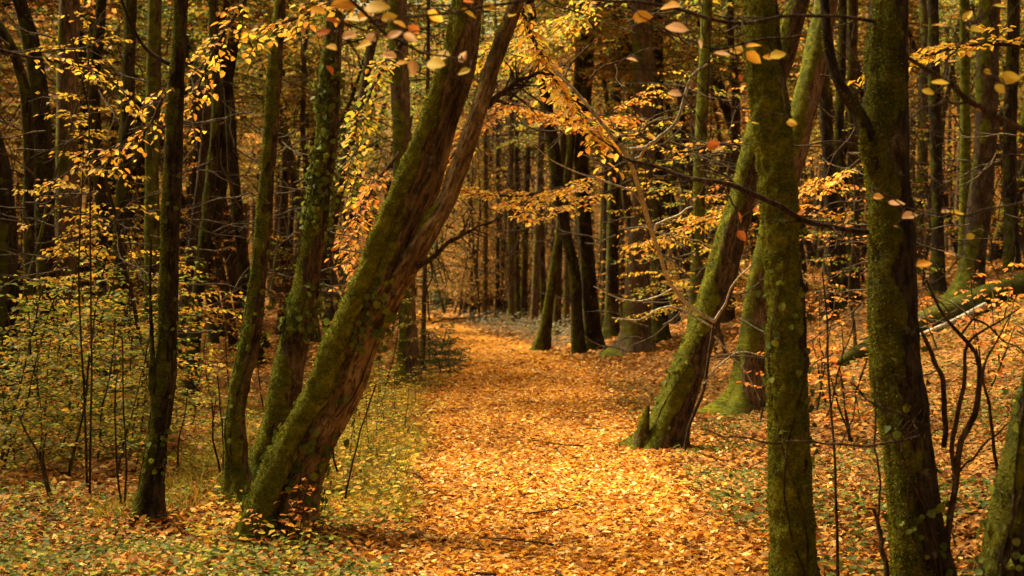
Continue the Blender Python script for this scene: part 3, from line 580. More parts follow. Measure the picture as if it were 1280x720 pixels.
# fallen mossy log on the bank, and the grey branch under it
Lg = np.array([(*G(x, y)[:2], G(x, y)[2] + h, rr) for x, y, h, rr in ((4.5, 19.6, .05, .05), (5.1, 20.2, .14, .10), (6.1, 21.3, .2, .14), (7.0, 22.4, .24, .16), (8.0, 23.4, .22, .18), (9.0, 24.4, .2, .19), (10.2, 25.4, .2, .19))])
lo = thing('fallen_log', Lg[2, :3] * [1, 1, 0] + [0, 0, float(gz(6.1, 21.3))], 'fallen mossy log lying along the leafy bank behind the dark trunk', 'log')
trunk_part(lo, Lg, M_BARKD, 'log', tufts=12000, seed=91, seg=20, ds=.08, flare=0, mossdir=(0, -.2, 1), mossk=(1, .3), lump=.15)
trunk_part(lo, np.array([(5.6, 20.4, float(gz(5.6, 20.4)) + .05, .03), (6.4, 21.0, float(gz(6.4, 21)) + .12, .035), (7.6, 22.6, float(gz(7.6, 22.6)) + .16, .04)]), M_TWIGP, 'branch', seed=92, seg=8, ds=.08, flare=0, mossk=(0, -.5))

# ================================================================== background wood
r = np.random.default_rng(33); placed = [(t.location.x, t.location.y) for t in col.objects if t.get('category') == 'tree']
regions = [
 ('background_tree', 'slender background tree in the wood behind the leaning double trunk', 'background trees behind the leaning double trunk', 84, (-30, -2.2), (15, 70)),
 ('background_tree', 'slender background tree on the wooded bank behind the fallen log', 'background trees on the bank', 74, (3.2, 30), (24, 70)),
 ('background_tree', 'slender background tree far beyond the bend of the path', 'background trees beyond the path bend', 80, (-36, 36), (66, 104))]
for _ in range(900):  # unseen trees left of the frame, added to keep sun off the wood
    y = r.uniform(5, 62); x = -(.364 * y + 1.6) - r.random() * 15
    if shades_path(x, y) or any((x - a)**2 + (y - b)**2 < 2.6**2 for a, b in placed): continue
    placed.append((x, y)); copy_at(FILL[int(r.integers(8))], ('trunk', 'twigs', 'crown'), 'background_tree', (x, y, float(gz(x, y)) - .05), r.random() * 6.28, r.uniform(.9, 1.2), 'unseen leafy tree added beyond the squat black trunk to shade the wood', 'tree', 'unseen shade trees beside the view')
for nm, lab, grp, cnt, (xa, xb), (ya, yb) in regions:
    n = 0; tries = 0
    while n < cnt and tries < 6000:
        tries += 1; y = ya + (yb - ya) * r.random()**.8; x = r.uniform(xa, xb)
        if abs(x) > .364 * y * 1.12 + 1.5 or abs(x - pathc(y)) < 2.3 or shades_path(x, y): continue
        if abs((x / y * F + 640) - 575) < 45 and y < 60: continue
        if any((x - a)**2 + (y - b)**2 < (1.3 + y * .008)**2 for a, b in placed): continue
        placed.append((x, y)); kk = int(r.integers(8)); lab = ('grey-barked', 'dark-barked')[kk % 2] + ' background tree with ' + ['dull gold', 'olive and yellow', 'olive', 'brown and gold', 'brown', 'dull yellow', 'olive-yellow', 'tawny'][kk] + ' leaves ' + ('standing' if y < 40 else 'far' if y > 66 else 'deep') + ' behind ' + landmark(x, y)
        copy_at(FILL[kk], ('trunk', 'twigs', 'crown'), nm, (x, y, float(gz(x, y)) - .05), r.random() * 6.28, r.uniform(.8, 1.15), lab, 'tree', 'slender background trees'); n += 1
# unseen trees added just outside the frame to shade the ground and near trunks
for x, y in [q for q in [(-9.6, 4.8), (-6.4, 8.2), (-7.3, 11.4), (-8.2, 12.2), (-8.4, 12.3), (-8.9, 15), (-9.6, 17.5), (-4.2, 2.5), (-7.5, 4), (-3.4, -2), (-7, -3), (3.6, -2.5), (5.0, 6.5), (6.5, 10.5), (4.2, 2), (7.8, 3), (7, -3), (0, -8), (-3.5, -8), (3.8, -8), (7.4, 14.5), (9.5, 18), (-12.5, 19), (1.8, -4.6), (-1.2, -5), (-11, 9), (-12, 13), (-14, 17), (-10, 6), (-12, 2)] if q[1] < 12.5 or not shades_path(*q)]:
    copy_at(FILL[int(r.integers(8))], ('trunk', 'twigs', 'crown'), 'background_tree', (x, y, float(gz(x, y)) - .05), r.random() * 6.28, 1.0 if (x, y) == (-3.5, 6.9) else r.uniform(.9, 1.1), 'unseen leafy tree added at the near end of the path for canopy shade', 'tree', 'unseen shade trees beside the viewer')

# distant wood as one mass
g = Geo(); r = np.random.default_rng(44)
for k in range(700):
    y = r.uniform(74, 135); x = r.uniform(-60, 60); 
    if abs(x - pathc(y)) < 2.4 and y < 104: continue
    z = float(gz(x, y)); t = np.linspace(0, 1, 4)[:, None]; P = np.array([x, y, z - .2]) + np.array([r.normal(0, .8), 0, r.uniform(14, 22)]) * t
    V, Q = tube(P, np.linspace(1, .5, 4) * r.uniform(.07, .2), 6); g.add(V, Q, np.zeros((len(V), 3)))
wood = thing('distant_wood', (0, 100, float(gz(0, 100))), 'far wood of massed thin trunks and russet foliage closing the view', 'wood'); wood['kind'] = 'stuff'
o = obj('trunks', g.mesh('trunks', M_BARK, 'moss'), wood); o['kind'] = 'stuff'
n = 130000; y = r.uniform(84, 140, n); x = r.uniform(-62, 62, n); z = gz(x, y) + .3 + 26 * r.random(n)**.8
k = (fbm(np.stack([x, y, z], -1) * .35, 8) > .44) & ((np.abs(x - pathc(y)) > 2.5) | (y > 102)); P = np.stack([x, y, z], -1)[k]; n = len(P)
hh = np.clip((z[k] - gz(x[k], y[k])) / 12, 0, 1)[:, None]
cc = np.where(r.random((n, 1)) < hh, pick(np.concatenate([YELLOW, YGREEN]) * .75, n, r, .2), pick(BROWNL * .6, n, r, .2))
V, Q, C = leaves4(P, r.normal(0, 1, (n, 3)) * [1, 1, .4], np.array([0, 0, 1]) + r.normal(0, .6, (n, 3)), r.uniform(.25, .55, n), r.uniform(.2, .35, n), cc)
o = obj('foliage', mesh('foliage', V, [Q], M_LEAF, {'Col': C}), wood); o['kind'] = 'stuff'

# ================================================================== understory: young beeches in golden layers
YB = [sapling_meshes('young_beech', 200 + k, 3.6 + .8 * (k % 4), .03, 26, 1.7, .082, [GOLD, np.concatenate([BROWNL, RUSSET]), YELLOW, np.concatenate([YGREEN, OLIVE]), BROWNL, GOLD][k], z0=.18, hi=False, side=.5, step=.13, droop=.16, up=.12, bare=[.35, .5, .4, .5, .6, .6][k], mat=M_TWIG) for k in range(6)]
r = np.random.default_rng(55)
zones = [('young beech with flat golden leaf layers among the trunks behind the leaning double trunk', 'young beeches', 20, (-16, -2.0), (14, 44)),
         ('young beech with flat golden leaf layers on the bank beyond the leaning path-edge tree', 'young beeches', 24, (2.9, 18), (19, 48))]
for lab, grp, cnt, (xa, xb), (ya, yb) in zones:
    n = 0; tries = 0
    while n < cnt and tries < 4000:
        tries += 1; y = r.uniform(ya, yb); x = r.uniform(xa, xb)
        if abs(x) > .364 * y + 1 or abs(x - pathc(y)) < pathw(y) + 1.6: continue
        if abs((x / y * F + 640) - 590) < 75 : continue
        kk = int(r.integers(6)); lab = ['golden', 'gold and russet', 'yellow', 'yellow-green', 'thin russet', 'sparse golden'][kk] + ' leaf layers on a young beech ' + ('close' if y < 24 else 'well') + ' behind ' + landmark(x, y)
        copy_at(YB[kk], ('stem', 'twigs', 'foliage'), 'young_beech', (x, y, float(gz(x, y)) - .02), r.random() * 6.28, r.uniform(.8, 1.2), lab, 'young tree', grp); n += 1

BT = [sapling_meshes('brown_thicket_tree', 240 + k, 6.5 + k, .045, 40, 1.9, .11, np.concatenate([BROWNL, BROWNL * .6, OLIVE]), z0=.08, side=.5, step=.17, droop=.1, up=.5, bare=.45, mat=M_TWIG, flat=.6) for k in range(4)]
for k in range(110):
    y = r.uniform(58, 92); px = r.uniform(520, 840) if k < 70 else r.uniform(540, 650); x = (px - 640) / F * y
    if abs(x - pathc(y)) < 1.5: continue
    copy_at(BT[k % 4], ('stem', 'twigs', 'foliage'), 'brown_sapling', (x, y, float(gz(x, y)) - .05), r.random() * 6.28, r.uniform(.7, 1.2), ('small', 'low', 'tall', 'tallest')[k % 4] + ' twiggy brown sapling of the thicket ' + ('near' if y < 70 else 'far') + ' behind ' + landmark(x, y), 'young tree', 'brown thicket saplings')
# ================================================================== sprays of golden leaves that overhang the path and the wood
def spray_thing(name, label, pts, Y, leafL, pal, n, slen, seed, tw=4, mat=M_TWIG, bare=.1, hi=True, cat='branch', droop=.12, dirs=None, flat=.35, side=.45, tmin=.15):
    """a leafy bough: a stem through photo points with flat sprays along it"""
    r = np.random.default_rng(seed); C = px_line(pts, Y); root = thing(name, C[0, :3], label, cat); X = spline(C, 24)
    tg = Geo(); lf = Geo(); V, Q = tube(X[:, :3], X[:, 3], 6); 
    obj('stem', mesh('stem', V, [Q], mat, {'moss': np.zeros(len(V))}), root)
    T = nrm(np.gradient(X[:, :3], axis=0))
    for i in range(n):
        t = tmin + (1 - tmin) * (i + .5) / n; a = min(int(t * 23), 22); sd = nrm(np.cross(T[a], [0, 0, 1.])) * (1 if i % 2 else -1)
        d = T[a] * .6 + sd * r.uniform(.4, 1) + np.array([0, 0, r.normal(.05, .12)]) if dirs is None else np.array(dirs[i % len(dirs)]) + r.normal(0, .2, 3)
        spray(lf, X[a, :3], d, slen * r.uniform(.6, 1.15), leafL, pal, r, droop, side, max(.06, leafL * 1.1), hi, tg, .004 * Y / 9 + .001, bare, flat)
    o = obj('twigs', tg.mesh('twigs', mat, 'moss0'), root); o['kind'] = 'stuff'
    o = obj('foliage', lf.mesh('foliage', M_LEAF), root); o['kind'] = 'stuff'
    return root
spray_thing('beech_bough', 'golden beech bough slanting down in front of the dark bowed trunk', [(642, -60, 8), (655, 20, 6), (672, 60, 5), (695, 100, 4), (725, 140, 3), (760, 180, 2)], 10.5, .075, np.concatenate([GOLD, YELLOW, YELLOW]), 18, .5, 301, bare=.05)
spray_thing('beech_bough', 'flat golden beech bough hanging low over the path bend', [(790, 200, 7), (740, 222, 6), (690, 238, 5), (640, 245, 4), (590, 240, 3), (556, 236, 2)], 20, .085, np.concatenate([GOLD, YELLOW]), 16, .95, 302, bare=.05)
spray_thing('beech_bough', 'lower golden beech bough hanging beside the path bend trunks', [(790, 225, 6), (750, 245, 5), (710, 258, 4), (680, 270, 3), (650, 262, 2)], 21, .085, np.concatenate([GOLD, YELLOW]), 10, .8, 303)
spray_thing('beech_bough', 'orange beech bough among the dark trunks by the path bend', [(600, 120, 6), (640, 130, 5), (680, 140, 4), (720, 150, 3), (770, 140, 2)], 22, .09, np.concatenate([GOLD, RUSSET]), 14, 1.1, 304)
spray_thing('beech_bough', 'golden bough spreading before the stout pinkish trunk', [(960, 190, 6), (900, 180, 5), (850, 190, 4), (800, 170, 3), (760, 165, 2)], 17, .08, np.concatenate([GOLD, YELLOW]), 10, .7, 305, bare=.45)
spray_thing('beech_bough', 'golden bough reaching across behind the leaning path-edge tree', [(1000, 260, 6), (950, 262, 5), (900, 270, 4), (860, 285, 3), (820, 300, 2)], 18.5, .085, np.concatenate([GOLD, YELLOW]), 16, .85, 306, bare=.3)
spray_thing('beech_bough', 'golden leaf layers between the moss-furred tree and the dark broad trunk', [(1075, 200, 5), (1055, 215, 4), (1030, 225, 3), (1005, 240, 2)], 16, .085, GOLD, 10, .55, 307)
spray_thing('beech_bough', 'small golden bough beneath the leaf layers by the moss-furred tree', [(1080, 262, 5), (1050, 268, 4), (1020, 262, 3), (1000, 258, 2)], 16, .08, GOLD, 6, .4, 308)
spray_thing('beech_bough', 'yellow-leaved bough hanging from the canopy above the bank', [(1300, 60, 6), (1240, 55, 5), (1190, 60, 4), (1150, 72, 3), (1120, 84, 2)], 9.5, .062, YELLOW, 15, .42, 309, bare=.25)
spray_thing('beech_bough', 'sparse golden bough hanging across the grey-edged trunk cluster', [(-10, 60, 5), (40, 72, 4), (90, 80, 3), (130, 95, 2), (160, 120, 2)], 10, .058, YELLOW, 8, .42, 310, bare=.6)
spray_thing('beech_bough', 'sparse golden bough drooping beside the straight dark tree', [(228, 70, 4), (205, 120, 4), (180, 165, 3), (150, 185, 2), (120, 200, 2)], 9.9, .06, np.concatenate([GOLD, YELLOW]), 11, .5, 311, bare=.62)
spray_thing('beech_bough', 'golden bough hanging between the straight dark tree and crooked tree', [(330, -40, 6), (300, 10, 5), (275, 50, 4), (255, 90, 3), (238, 140, 2)], 10.8, .06, np.concatenate([GOLD, YELLOW]), 14, .45, 312, bare=.55)
spray_thing('beech_bough', 'yellow bough crossing the top of the ivy-grown tree', [(470, -40, 5), (430, -5, 4), (390, 15, 3), (350, 30, 2), (320, 35, 2)], 8.6, .06, np.concatenate([GOLD, YELLOW]), 11, .4, 313, bare=.4)
spray_thing('beech_bough', 'leafy bough filling the gap between ivy-grown tree and leaning double trunk', [(520, 30, 6), (490, 70, 5), (465, 110, 4), (450, 160, 3), (440, 220, 2)], 15, .085, np.concatenate([YELLOW, YGREEN]), 14, .7, 314, bare=.3)
spray_thing('beech_bough', 'russet bough low between ivy-grown tree and leaning double trunk', [(500, 190, 5), (470, 230, 4), (450, 270, 3), (440, 320, 2)], 16, .085, np.concatenate([RUSSET, GOLD]), 12, .75, 315, bare=.25)
spray_thing('beech_bough', 'yellow-green bough high behind the leaning second stem', [(780, -30, 6), (740, 10, 5), (700, 30, 4), (660, 50, 3), (620, 60, 2)], 24, .11, np.concatenate([YELLOW, YGREEN]), 18, 1.5, 316)
spray_thing('beech_bough', 'orange bough behind the reddish second stem of leaning double trunk', [(660, 100, 6), (630, 130, 5), (600, 160, 4), (570, 190, 3), (540, 230, 2)], 20, .09, np.concatenate([GOLD, RUSSET]), 12, .9, 317, bare=.35)

# large near leaves hanging into view, each its own leaf
def leafy_twig(label, lines, lvs, Y, seed, name='hanging_twig', extra=0):
    r = np.random.default_rng(seed); c0 = px_line(lines[0], Y)[0, :3]; root = thing(name, c0, label, 'twig'); k = 0
    pts = []
    for ln in lines:
        X = spline(px_line(ln, Y), 22); X[:, :3] = wob(X[:, :3], .02, r); X[:, 3] *= 1.4; V, Q = tube(X[:, :3], X[:, 3], 5); obj('stem', mesh('stem', V, [Q], M_TWIG, {'moss': np.zeros(len(V))}), root); pts.append(X)
    allp = np.concatenate(pts)
    for (px, py, ln, kind, ang) in lvs:
        p = at(px, py, Y + r.normal(0, .06)); L = ln / F * Y * 1.08; a = R(ang); d = np.array([math.cos(a), r.normal(0, .45), math.sin(a)]); d = d / np.linalg.norm(d)
        b = p - d * L * .5; q = allp[np.argmin(np.linalg.norm(allp[:, :3] - b, axis=1)), :3]
        V, Q = tube(np.linspace(q, b, 5) + np.array([0, 0, .02]) * np.sin(np.linspace(0, np.pi, 5))[:, None], np.linspace(.0032, .0017, 5), 5)
        put_leaf({'g': LV_GOLD, 'p': LV_PALE, 'o': LV_ORANGE, 'y': LV_YEL, 'b': LV_BROWN}[kind], root, b, d, (r.normal(0, .35), -.75 + r.normal(0, .3), .65 + r.normal(0, .3)), L, int(r.integers(60)))
        obj('leaf_stalk', mesh('leaf_stalk', V, [Q], M_TWIG, {'moss': np.zeros(len(V))}), root)
    return root
leafy_twig('twig with large golden and pale leaves hanging before the ivy-grown tree and leaning double trunk',
    [[(395, -40, 4), (440, 5, 3.5), (480, 40, 3), (520, 62, 2.5), (560, 70, 2), (590, 80, 1.4)], [(440, 5, 2.6), (425, 30, 2), (412, 60, 1.5)]],
    [(430, 6, 30, 'g', 175), (470, 8, 32, 'y', 10), (415, 27, 18, 'o', 160), (455, 20, 26, 'g', 190), (486, 21, 20, 'y', 20), (500, 30, 18, 'g', -30), (464, 47, 17, 'p', -40), (493, 43, 20, 'p', 20), (513, 47, 18, 'p', -25), (517, 36, 16, 'o', 160), (486, 70, 20, 'p', 170), (502, 78, 16, 'g', 20), (551, 69, 25, 'y', 178), (579, 71, 15, 'p', 60), (580, 90, 16, 'y', 200), (545, 80, 26, 'y', -12), (516, 84, 22, 'b', -85), (415, 60, 16, 'y', -30), (440, 25, 24, 'y', 170), (455, 58, 22, 'y', 190), (412, 88, 15, 'o', -60), (436, 44, 18, 'g', 20), (398, 12, 22, 'g', 170), (404, 40, 18, 'o', 200)], 4.9, 401)
leafy_twig('twig with scattered gold leaves hung above the reddish second stem',
    [[(560, -30, 3), (580, 5, 2.5), (610, 14, 2)], [(545, 12, 2), (575, 20, 1.6), (600, 30, 1.2)]],
    [(545, 20, 24, 'g', -25), (586, 18, 22, 'y', -30), (612, 9, 18, 'g', -15), (585, 3, 18, 'o', -15), (640, 20, 14, 'y', 30)], 5.0, 402)
leafy_twig('bare twig with few pale flat leaves hanging before the stout pinkish trunk',
    [[(1000, 45, 3), (960, 48, 2.6), (900, 62, 2), (860, 50, 1.6), (800, 20, 1.2)], [(900, 62, 1.8), (870, 90, 1.5), (845, 112, 1.1), (800, 78, 1)], [(960, 48, 2), (975, 100, 1.6), (985, 150, 1.2)]],
    [(838, 9, 25, 'g', 175), (803, 21, 25, 'g', 0), (846, 36, 28, 'p', -8), (790, 75, 15, 'p', -15), (845, 117, 19, 'p', 0), (903, 67, 20, 'p', 175), (920, 62, 18, 'g', 170), (942, 57, 19, 'g', 15), (942, 72, 22, 'g', -35), (972, 69, 20, 'y', 10), (960, 71, 12, 'g', 170), (990, 154, 14, 'g', -5), (943, 154, 13, 'y', 0), (892, 181, 17, 'o', 20), (899, 187, 12, 'p', 0), (875, 55, 12, 'g', -70), (917, 94, 9, 'g', -80), (926, 97, 9, 'o', -80), (899, 142, 10, 'p', -20)], 5.4, 403)
leafy_twig('dark branch with a few large yellow leaves before the wooded bank',
    [[(1135, 72, 4), (1180, 100, 5), (1215, 128, 6), (1250, 148, 6), (1300, 168, 7)], [(1180, 100, 3), (1195, 60, 2.4), (1215, 30, 1.8)], [(1215, 128, 3), (1180, 128, 2.2), (1150, 140, 2), (1135, 150, 1.4)], [(1250, 148, 3), (1262, 110, 2)]],
    [(1175, 103, 20, 'y', 170), (1160, 115, 15, 'y', -20), (1174, 31, 17, 'b', 170), (1218, 37, 21, 'y', -10), (1262, 97, 24, 'y', 5), (1250, 111, 15, 'y', -50), (1225, 138, 10, 'g', -20), (1210, 20, 16, 'y', 50), (1250, 8, 18, 'y', 170), (1190, 76, 18, 'b', 20), (1235, 90, 12, 'y', -20)], 5.2, 404)
leafy_twig('thin twig with pale leaves drifting across the dark broad trunk',
    [[(1088, 235, 2), (1110, 246, 1.6), (1140, 262, 1.4), (1200, 268, 1.6), (1290, 250, 2.2)], [(1140, 262, 1.2), (1150, 300, 1.2), (1152, 325, 1)]],
    [(1098, 246, 12, 'o', 0), (1121, 254, 20, 'p', -8), (1137, 270, 19, 'p', 8), (1197, 266, 18, 'y', -5), (1182, 264, 12, 'p', 5), (1155, 330, 20, 'g', 12), (1213, 296, 14, 'y', 20), (1120, 283, 8, 'b', 0)], 5.6, 405)
leafy_twig('orange leaves on a thin shoot before the leaning path-edge tree',
    [[(905, 235, 2), (918, 260, 1.6), (930, 300, 1.2)]], [(925, 272, 15, 'o', -75), (927, 295, 15, 'o', -50), (945, 262, 10, 'o', 70), (1000, 266, 16, 'o', 40)], 7.2, 406)

# pale bare sapling with a forked top before the stout pinkish trunk
def px_plant(name, label, cat, lines, Y, mat, seed, leaves=None, lname='stem'):
    root = None; mats = mat if isinstance(mat, tuple) else (mat, mat)
    for ln in lines:
        if isinstance(mat, tuple) and root is not None: ln = [(*q[:3], Y - max(0, min(1, (400 - q[1]) / 220)) * 3.5) for q in ln]
        C = px_line(ln, Y)
        if root is None:
            root = thing(name, (C[0, 0], C[0, 1], float(gz(C[0, 0], C[0, 1]))), label, cat); C[0, 2] = min(C[0, 2], float(gz(C[0, 0], C[0, 1])) - .03)
        X = spline(C, 26); rr = np.random.default_rng(seed + len(root.children)); X[:, :3] = wob(X[:, :3], .018, rr)
        V, Q = tube(X[:, :3], X[:, 3], 6); obj('stem' if len(root.children) == 0 else 'branch', mesh('branch', V, [Q], mats[len(root.children) > 0], {'moss': np.zeros(len(V))}), root)
    return root
px_plant('bare_sapling', 'bare pale sapling with forked twigs rising beside the leaning path-edge tree', 'sapling',
    [[(854, 556, 5), (862, 530, 4.8), (880, 486, 4.5), (888, 430, 4), (893, 396, 3)],
     [(893, 402, 5), (868, 388, 5), (842, 360, 5), (824, 315, 5), (806, 262, 6), (795, 225, 6), (785, 200, 6), (771, 178, 5), (745, 145, 4.5), (718, 112, 4), (692, 88, 2.5)],
     [(771, 178, 5), (785, 187, 5), (802, 185, 5), (825, 170, 5), (847, 148, 5), (857, 118, 4.5), (868, 92, 4), (884, 80, 2.5)],
     [(795, 198, 4), (815, 180, 3.5), (836, 160, 3)], [(770, 172, 3), (790, 165, 2.5), (812, 153, 2), (835, 145, 1.5)],
     [(806, 262, 3), (790, 240, 2.5), (760, 228, 2.4), (720, 215, 2), (690, 200, 1.6), (668, 182, 1.2)],
     [(818, 290, 3.2), (824, 278, 3), (848, 268, 3), (866, 258, 2)], [(818, 290, 2.6), (850, 295, 2), (880, 305, 1.6), (892, 312, 1.2)],
     [(842, 360, 2.8), (820, 372, 2.4), (790, 375, 2.2), (765, 370, 2), (742, 358, 1.4)],
     [(893, 410, 3), (870, 396, 2.6), (830, 385, 2.4), (800, 398, 2), (764, 397, 1.4)],
     [(893, 402, 4), (905, 380, 3), (918, 355, 2.4), (940, 330, 1.6)], [(880, 480, 3), (900, 455, 2.4), (930, 440, 2), (955, 445, 1.4)], [(893, 420, 3), (910, 440, 2.4), (935, 470, 2), (950, 500, 1.4)]], 13.5, (M_TWIG, M_TWIGP), 501)
px_plant('bare_shrub', 'bare twisted dark shrub stems between the dark broad trunk and leaning ivy trunk', 'shrub',
    [[(1183, 668, 9), (1188, 640, 8), (1196, 590, 8), (1202, 548, 8), (1216, 525, 8), (1224, 490, 7), (1222, 450, 6), (1200, 420, 5), (1180, 395, 4), (1158, 350, 3)],
     [(1194, 600, 5), (1190, 560, 6), (1196, 520, 6), (1205, 470, 5), (1210, 430, 4), (1240, 410, 3), (1275, 385, 2)],
     [(1180, 560, 7), (1181, 520, 7), (1176, 470, 6.5), (1164, 440, 6), (1150, 410, 4)], [(1190, 600, 3), (1215, 570, 3), (1245, 545, 2.4), (1270, 520, 2)],
     [(1250, 600, 5), (1242, 560, 4.5), (1236, 510, 4), (1230, 460, 3.4), (1245, 430, 2.5), (1262, 395, 1.6)], [(1200, 420, 3), (1220, 400, 3), (1262, 430, 2), (1285, 445, 1.6)]], 6.6, M_TWIG, 502)
px_plant('bare_sapling', 'thin dark shoot between the moss-furred tree and the dark broad trunk', 'sapling', [[(1048, 740, 5), (1046, 660, 4), (1042, 560, 3.4), (1036, 470, 3), (1034, 400, 2.6), (1028, 340, 2)], [(1034, 520, 2), (1050, 460, 2), (1068, 400, 1.4)], [(1050, 560, 2), (1070, 500, 1.8), (1082, 450, 1.2)]], 7.0, M_TWIG, 503)
px_plant('bare_sapling', 'broken dark shoot leaning by the foot of the dark broad trunk', 'sapling', [[(1112, 750, 8), (1106, 700, 7), (1096, 650, 5.5), (1092, 636, 4.5)], [(1098, 660, 3.2), (1097, 600, 3), (1096, 540, 2.6), (1094, 500, 2)]], 6.6, M_TWIG, 504)
for k, (px, base, tops, Y, lab) in enumerate([(112, 618, (110, 60), 10.8, 'tall thin upright sapling before the green shrubs'), (155, 640, (152, 420), 10, 'pair of short thin shoots near the straight dark tree foot'), (66, 625, (24, 520), 10.6, 'short leaning mossy stem in the green shrubs'), (278, 600, (272, 470), 11, 'thin brown shoot before the crooked tree swollen foot'), (425, 600, (470, 480), 10, 'thin bare twiggy shoot on the path side of leaning double trunk')]):
    px_plant('bare_sapling', lab, 'sapling', [[(px, base, 6 if k == 2 else 3.2), ((px + tops[0]) / 2 + 3, (base + tops[1]) / 2, 3.5 if k == 2 else 2.2), (tops[0], tops[1], 2)], [(px - 3, base - 10, 3), (px - 12, base - (base - tops[1]) * .45, 2.4), (px - 8, base - (base - tops[1]) * .8, 1.4)]], Y, M_TWIG, 510 + k)
# fine bare twigs in the left and right wood
r = np.random.default_rng(60)
def twig_net(label, x0, x1, y0, y1, Y, n, seed, mat, wd=2.4, vert=0., dY=2., Lr=(40, 130)):
    r = np.random.default_rng(seed); g = Geo(); root = None
    for k in range(n):
        Yk = Y + r.uniform(-.5, 1) * dY; p0 = np.array([r.uniform(x0, x1), r.uniform(y0, y1)]); a = (np.pi / 2 + r.normal(0, .3)) if r.random() < vert else r.choice([0, np.pi]) + r.normal(.0, .55); L = r.uniform(*Lr); bend = r.normal(0, .5)
        t = np.linspace(0, 1, 8); ang = a + bend * t + .25 * np.sin(t * 9 + k); q = p0 + np.cumsum(np.stack([np.cos(ang), -np.sin(ang) * .8], -1) * L / 8, axis=0)
        X = px_line([(u, v, wd * (1 - .6 * s)) for (u, v), s in zip(q, t)], Yk); X[:, 1] += np.linspace(0, r.normal(0, .5), 8)
        if root is None: root = thing('bare_twigs', X[0, :3], label, 'twigs')
        V, Q = tube(X[:, :3], X[:, 3], 4); g.add(V, Q, np.zeros((len(V), 3)))
        for m in range(3):
            i = 2 + m * 2; s = X[i, :3]; d = nrm(X[i, :3] - X[i-1, :3] + r.normal(0, .025, 3)); P = s + d * np.linspace(0, L * .3 / F * Yk, 4)[:, None]; V, Q = tube(P, np.linspace(X[i, 3] * .7, X[i, 3] * .3, 4), 3); g.add(V, Q, np.zeros((len(V), 3)))
    root['kind'] = 'stuff'; o = obj('twigs', g.mesh('twigs', mat, 'moss'), root); o['kind'] = 'stuff'
twig_net('tangle of fine grey twigs before the grey-edged trunk cluster', 10, 230, 40, 360, 12, 60, 61, M_TWIGG)
twig_net('tangle of fine twigs between the crooked tree and straight dark tree', 230, 440, 120, 420, 13, 40, 62, M_TWIGG)
twig_net('tangle of fine twigs on the bank round the fallen log', 1040, 1290, 140, 480, 13, 55, 63, M_TWIGG)
twig_net('tangle of fine twigs before the stout pinkish trunk', 760, 960, 130, 450, 15, 40, 64, M_TWIGG)
twig_net('tangle of thin brown stems behind the row with the straight dark tree', -20, 530, 60, 430, 24, 260, 66, M_TWIG, 1.7, .6, 8, (50, 170))
twig_net('tangle of thin brown stems filling the wood round the bowed dark trunk', 540, 800, 60, 400, 44, 220, 67, M_TWIG, 1.5, .75, 14, (50, 150))
twig_net('tangle of thin brown stems filling the wooded bank', 800, 1290, 40, 390, 28, 280, 68, M_TWIG, 1.7, .6, 8, (50, 170))
twig_net('tangle of dark twigs high above the path gap', 640, 1080, -20, 200, 12, 40, 65, M_TWIG)

# ================================================================== shrubs, ivy, ground plants
SH = [sapling_meshes('green_shrub', 600 + k, 1.25 + .2 * k, .008, 20, .66, .066, [YGREEN, np.concatenate([YGREEN, GREEN]), np.concatenate([YGREEN, RUSSET]), np.concatenate([OLIVE, YGREEN])][k], z0=.12, hi=False, side=.5, step=.095, droop=.2, up=.35, bare=.15, mat=M_TWIG, lean=.3) for k in range(4)]
r = np.random.default_rng(70); n = 0
for k in range(60):
    px = r.uniform(-20, 225); y = r.uniform(11.5, 19); x = (px - 640) / F * y
    copy_at(SH[k % 4], ('stem', 'twigs', 'foliage'), 'green_shrub', (x, y, float(gz(x, y)) - .02), r.random() * 6.28, r.uniform(.45, 1.3), ('low ' if y < 15 else 'farther ') + ['yellow-green', 'green', 'russet-tinged', 'olive'][k % 4] + ' leafy shrub in the undergrowth by ' + landmark(x, y), 'shrub', 'yellow-green shrubs'); n += 1
for px, y, s, kk in [(436, 12.6, .5, 0), (460, 12.9, .55, 0), (482, 15.5, .6, 1), (505, 15.5, .45, 0), (452, 15.8, .7, 0), (520, 19, .5, 0), (415, 14, .6, 1), (270, 15, .8, 0), (285, 18, 1, 2), (445, 13.5, .55, 0), (470, 14.5, .5, 1), (495, 17, .6, 0), (430, 17, .8, 2), (455, 19, .9, 1), (520, 25, .8, 3), (480, 22, 1, 3), (240, 16, .8, 1), (330, 18, .9, 2), (400, 18, .8, 0)]:
    x = (px - 640) / F * y; copy_at(SH[kk], ('stem', 'twigs', 'foliage'), 'green_shrub', (x, y, float(gz(x, y)) - .02), px, s, ['yellow-green', 'green', 'russet-tinged', 'olive'][kk] + ' small verge shrub ' + ('just' if y < 16 else 'well') + ' behind ' + landmark(x, y), 'shrub', 'verge shrubs')
RS = [sapling_meshes('russet_seedling', 650 + k, .7 + .25 * k, .008, 9, .34, .075, RUSSET, z0=.3, hi=True, side=.35, step=.13, droop=.2, up=.25, bare=.25, mat=M_TWIG, lean=.2) for k in range(3)]
r = np.random.default_rng(72)
for k in range(34):
    y = r.uniform(12.5, 24); px = r.uniform(880, 1270); x = (px - 640) / F * y
    copy_at(RS[k % 3], ('stem', 'twigs', 'foliage'), 'russet_seedling', (x, y, float(gz(x, y)) - .01), r.random() * 6.28, r.uniform(.7, 1.3), ['short', 'knee-high', 'tall thin'][k % 3] + ' russet-leaved seedling on the leafy ground beside ' + landmark(x, y), 'seedling', 'russet seedlings on the bank')
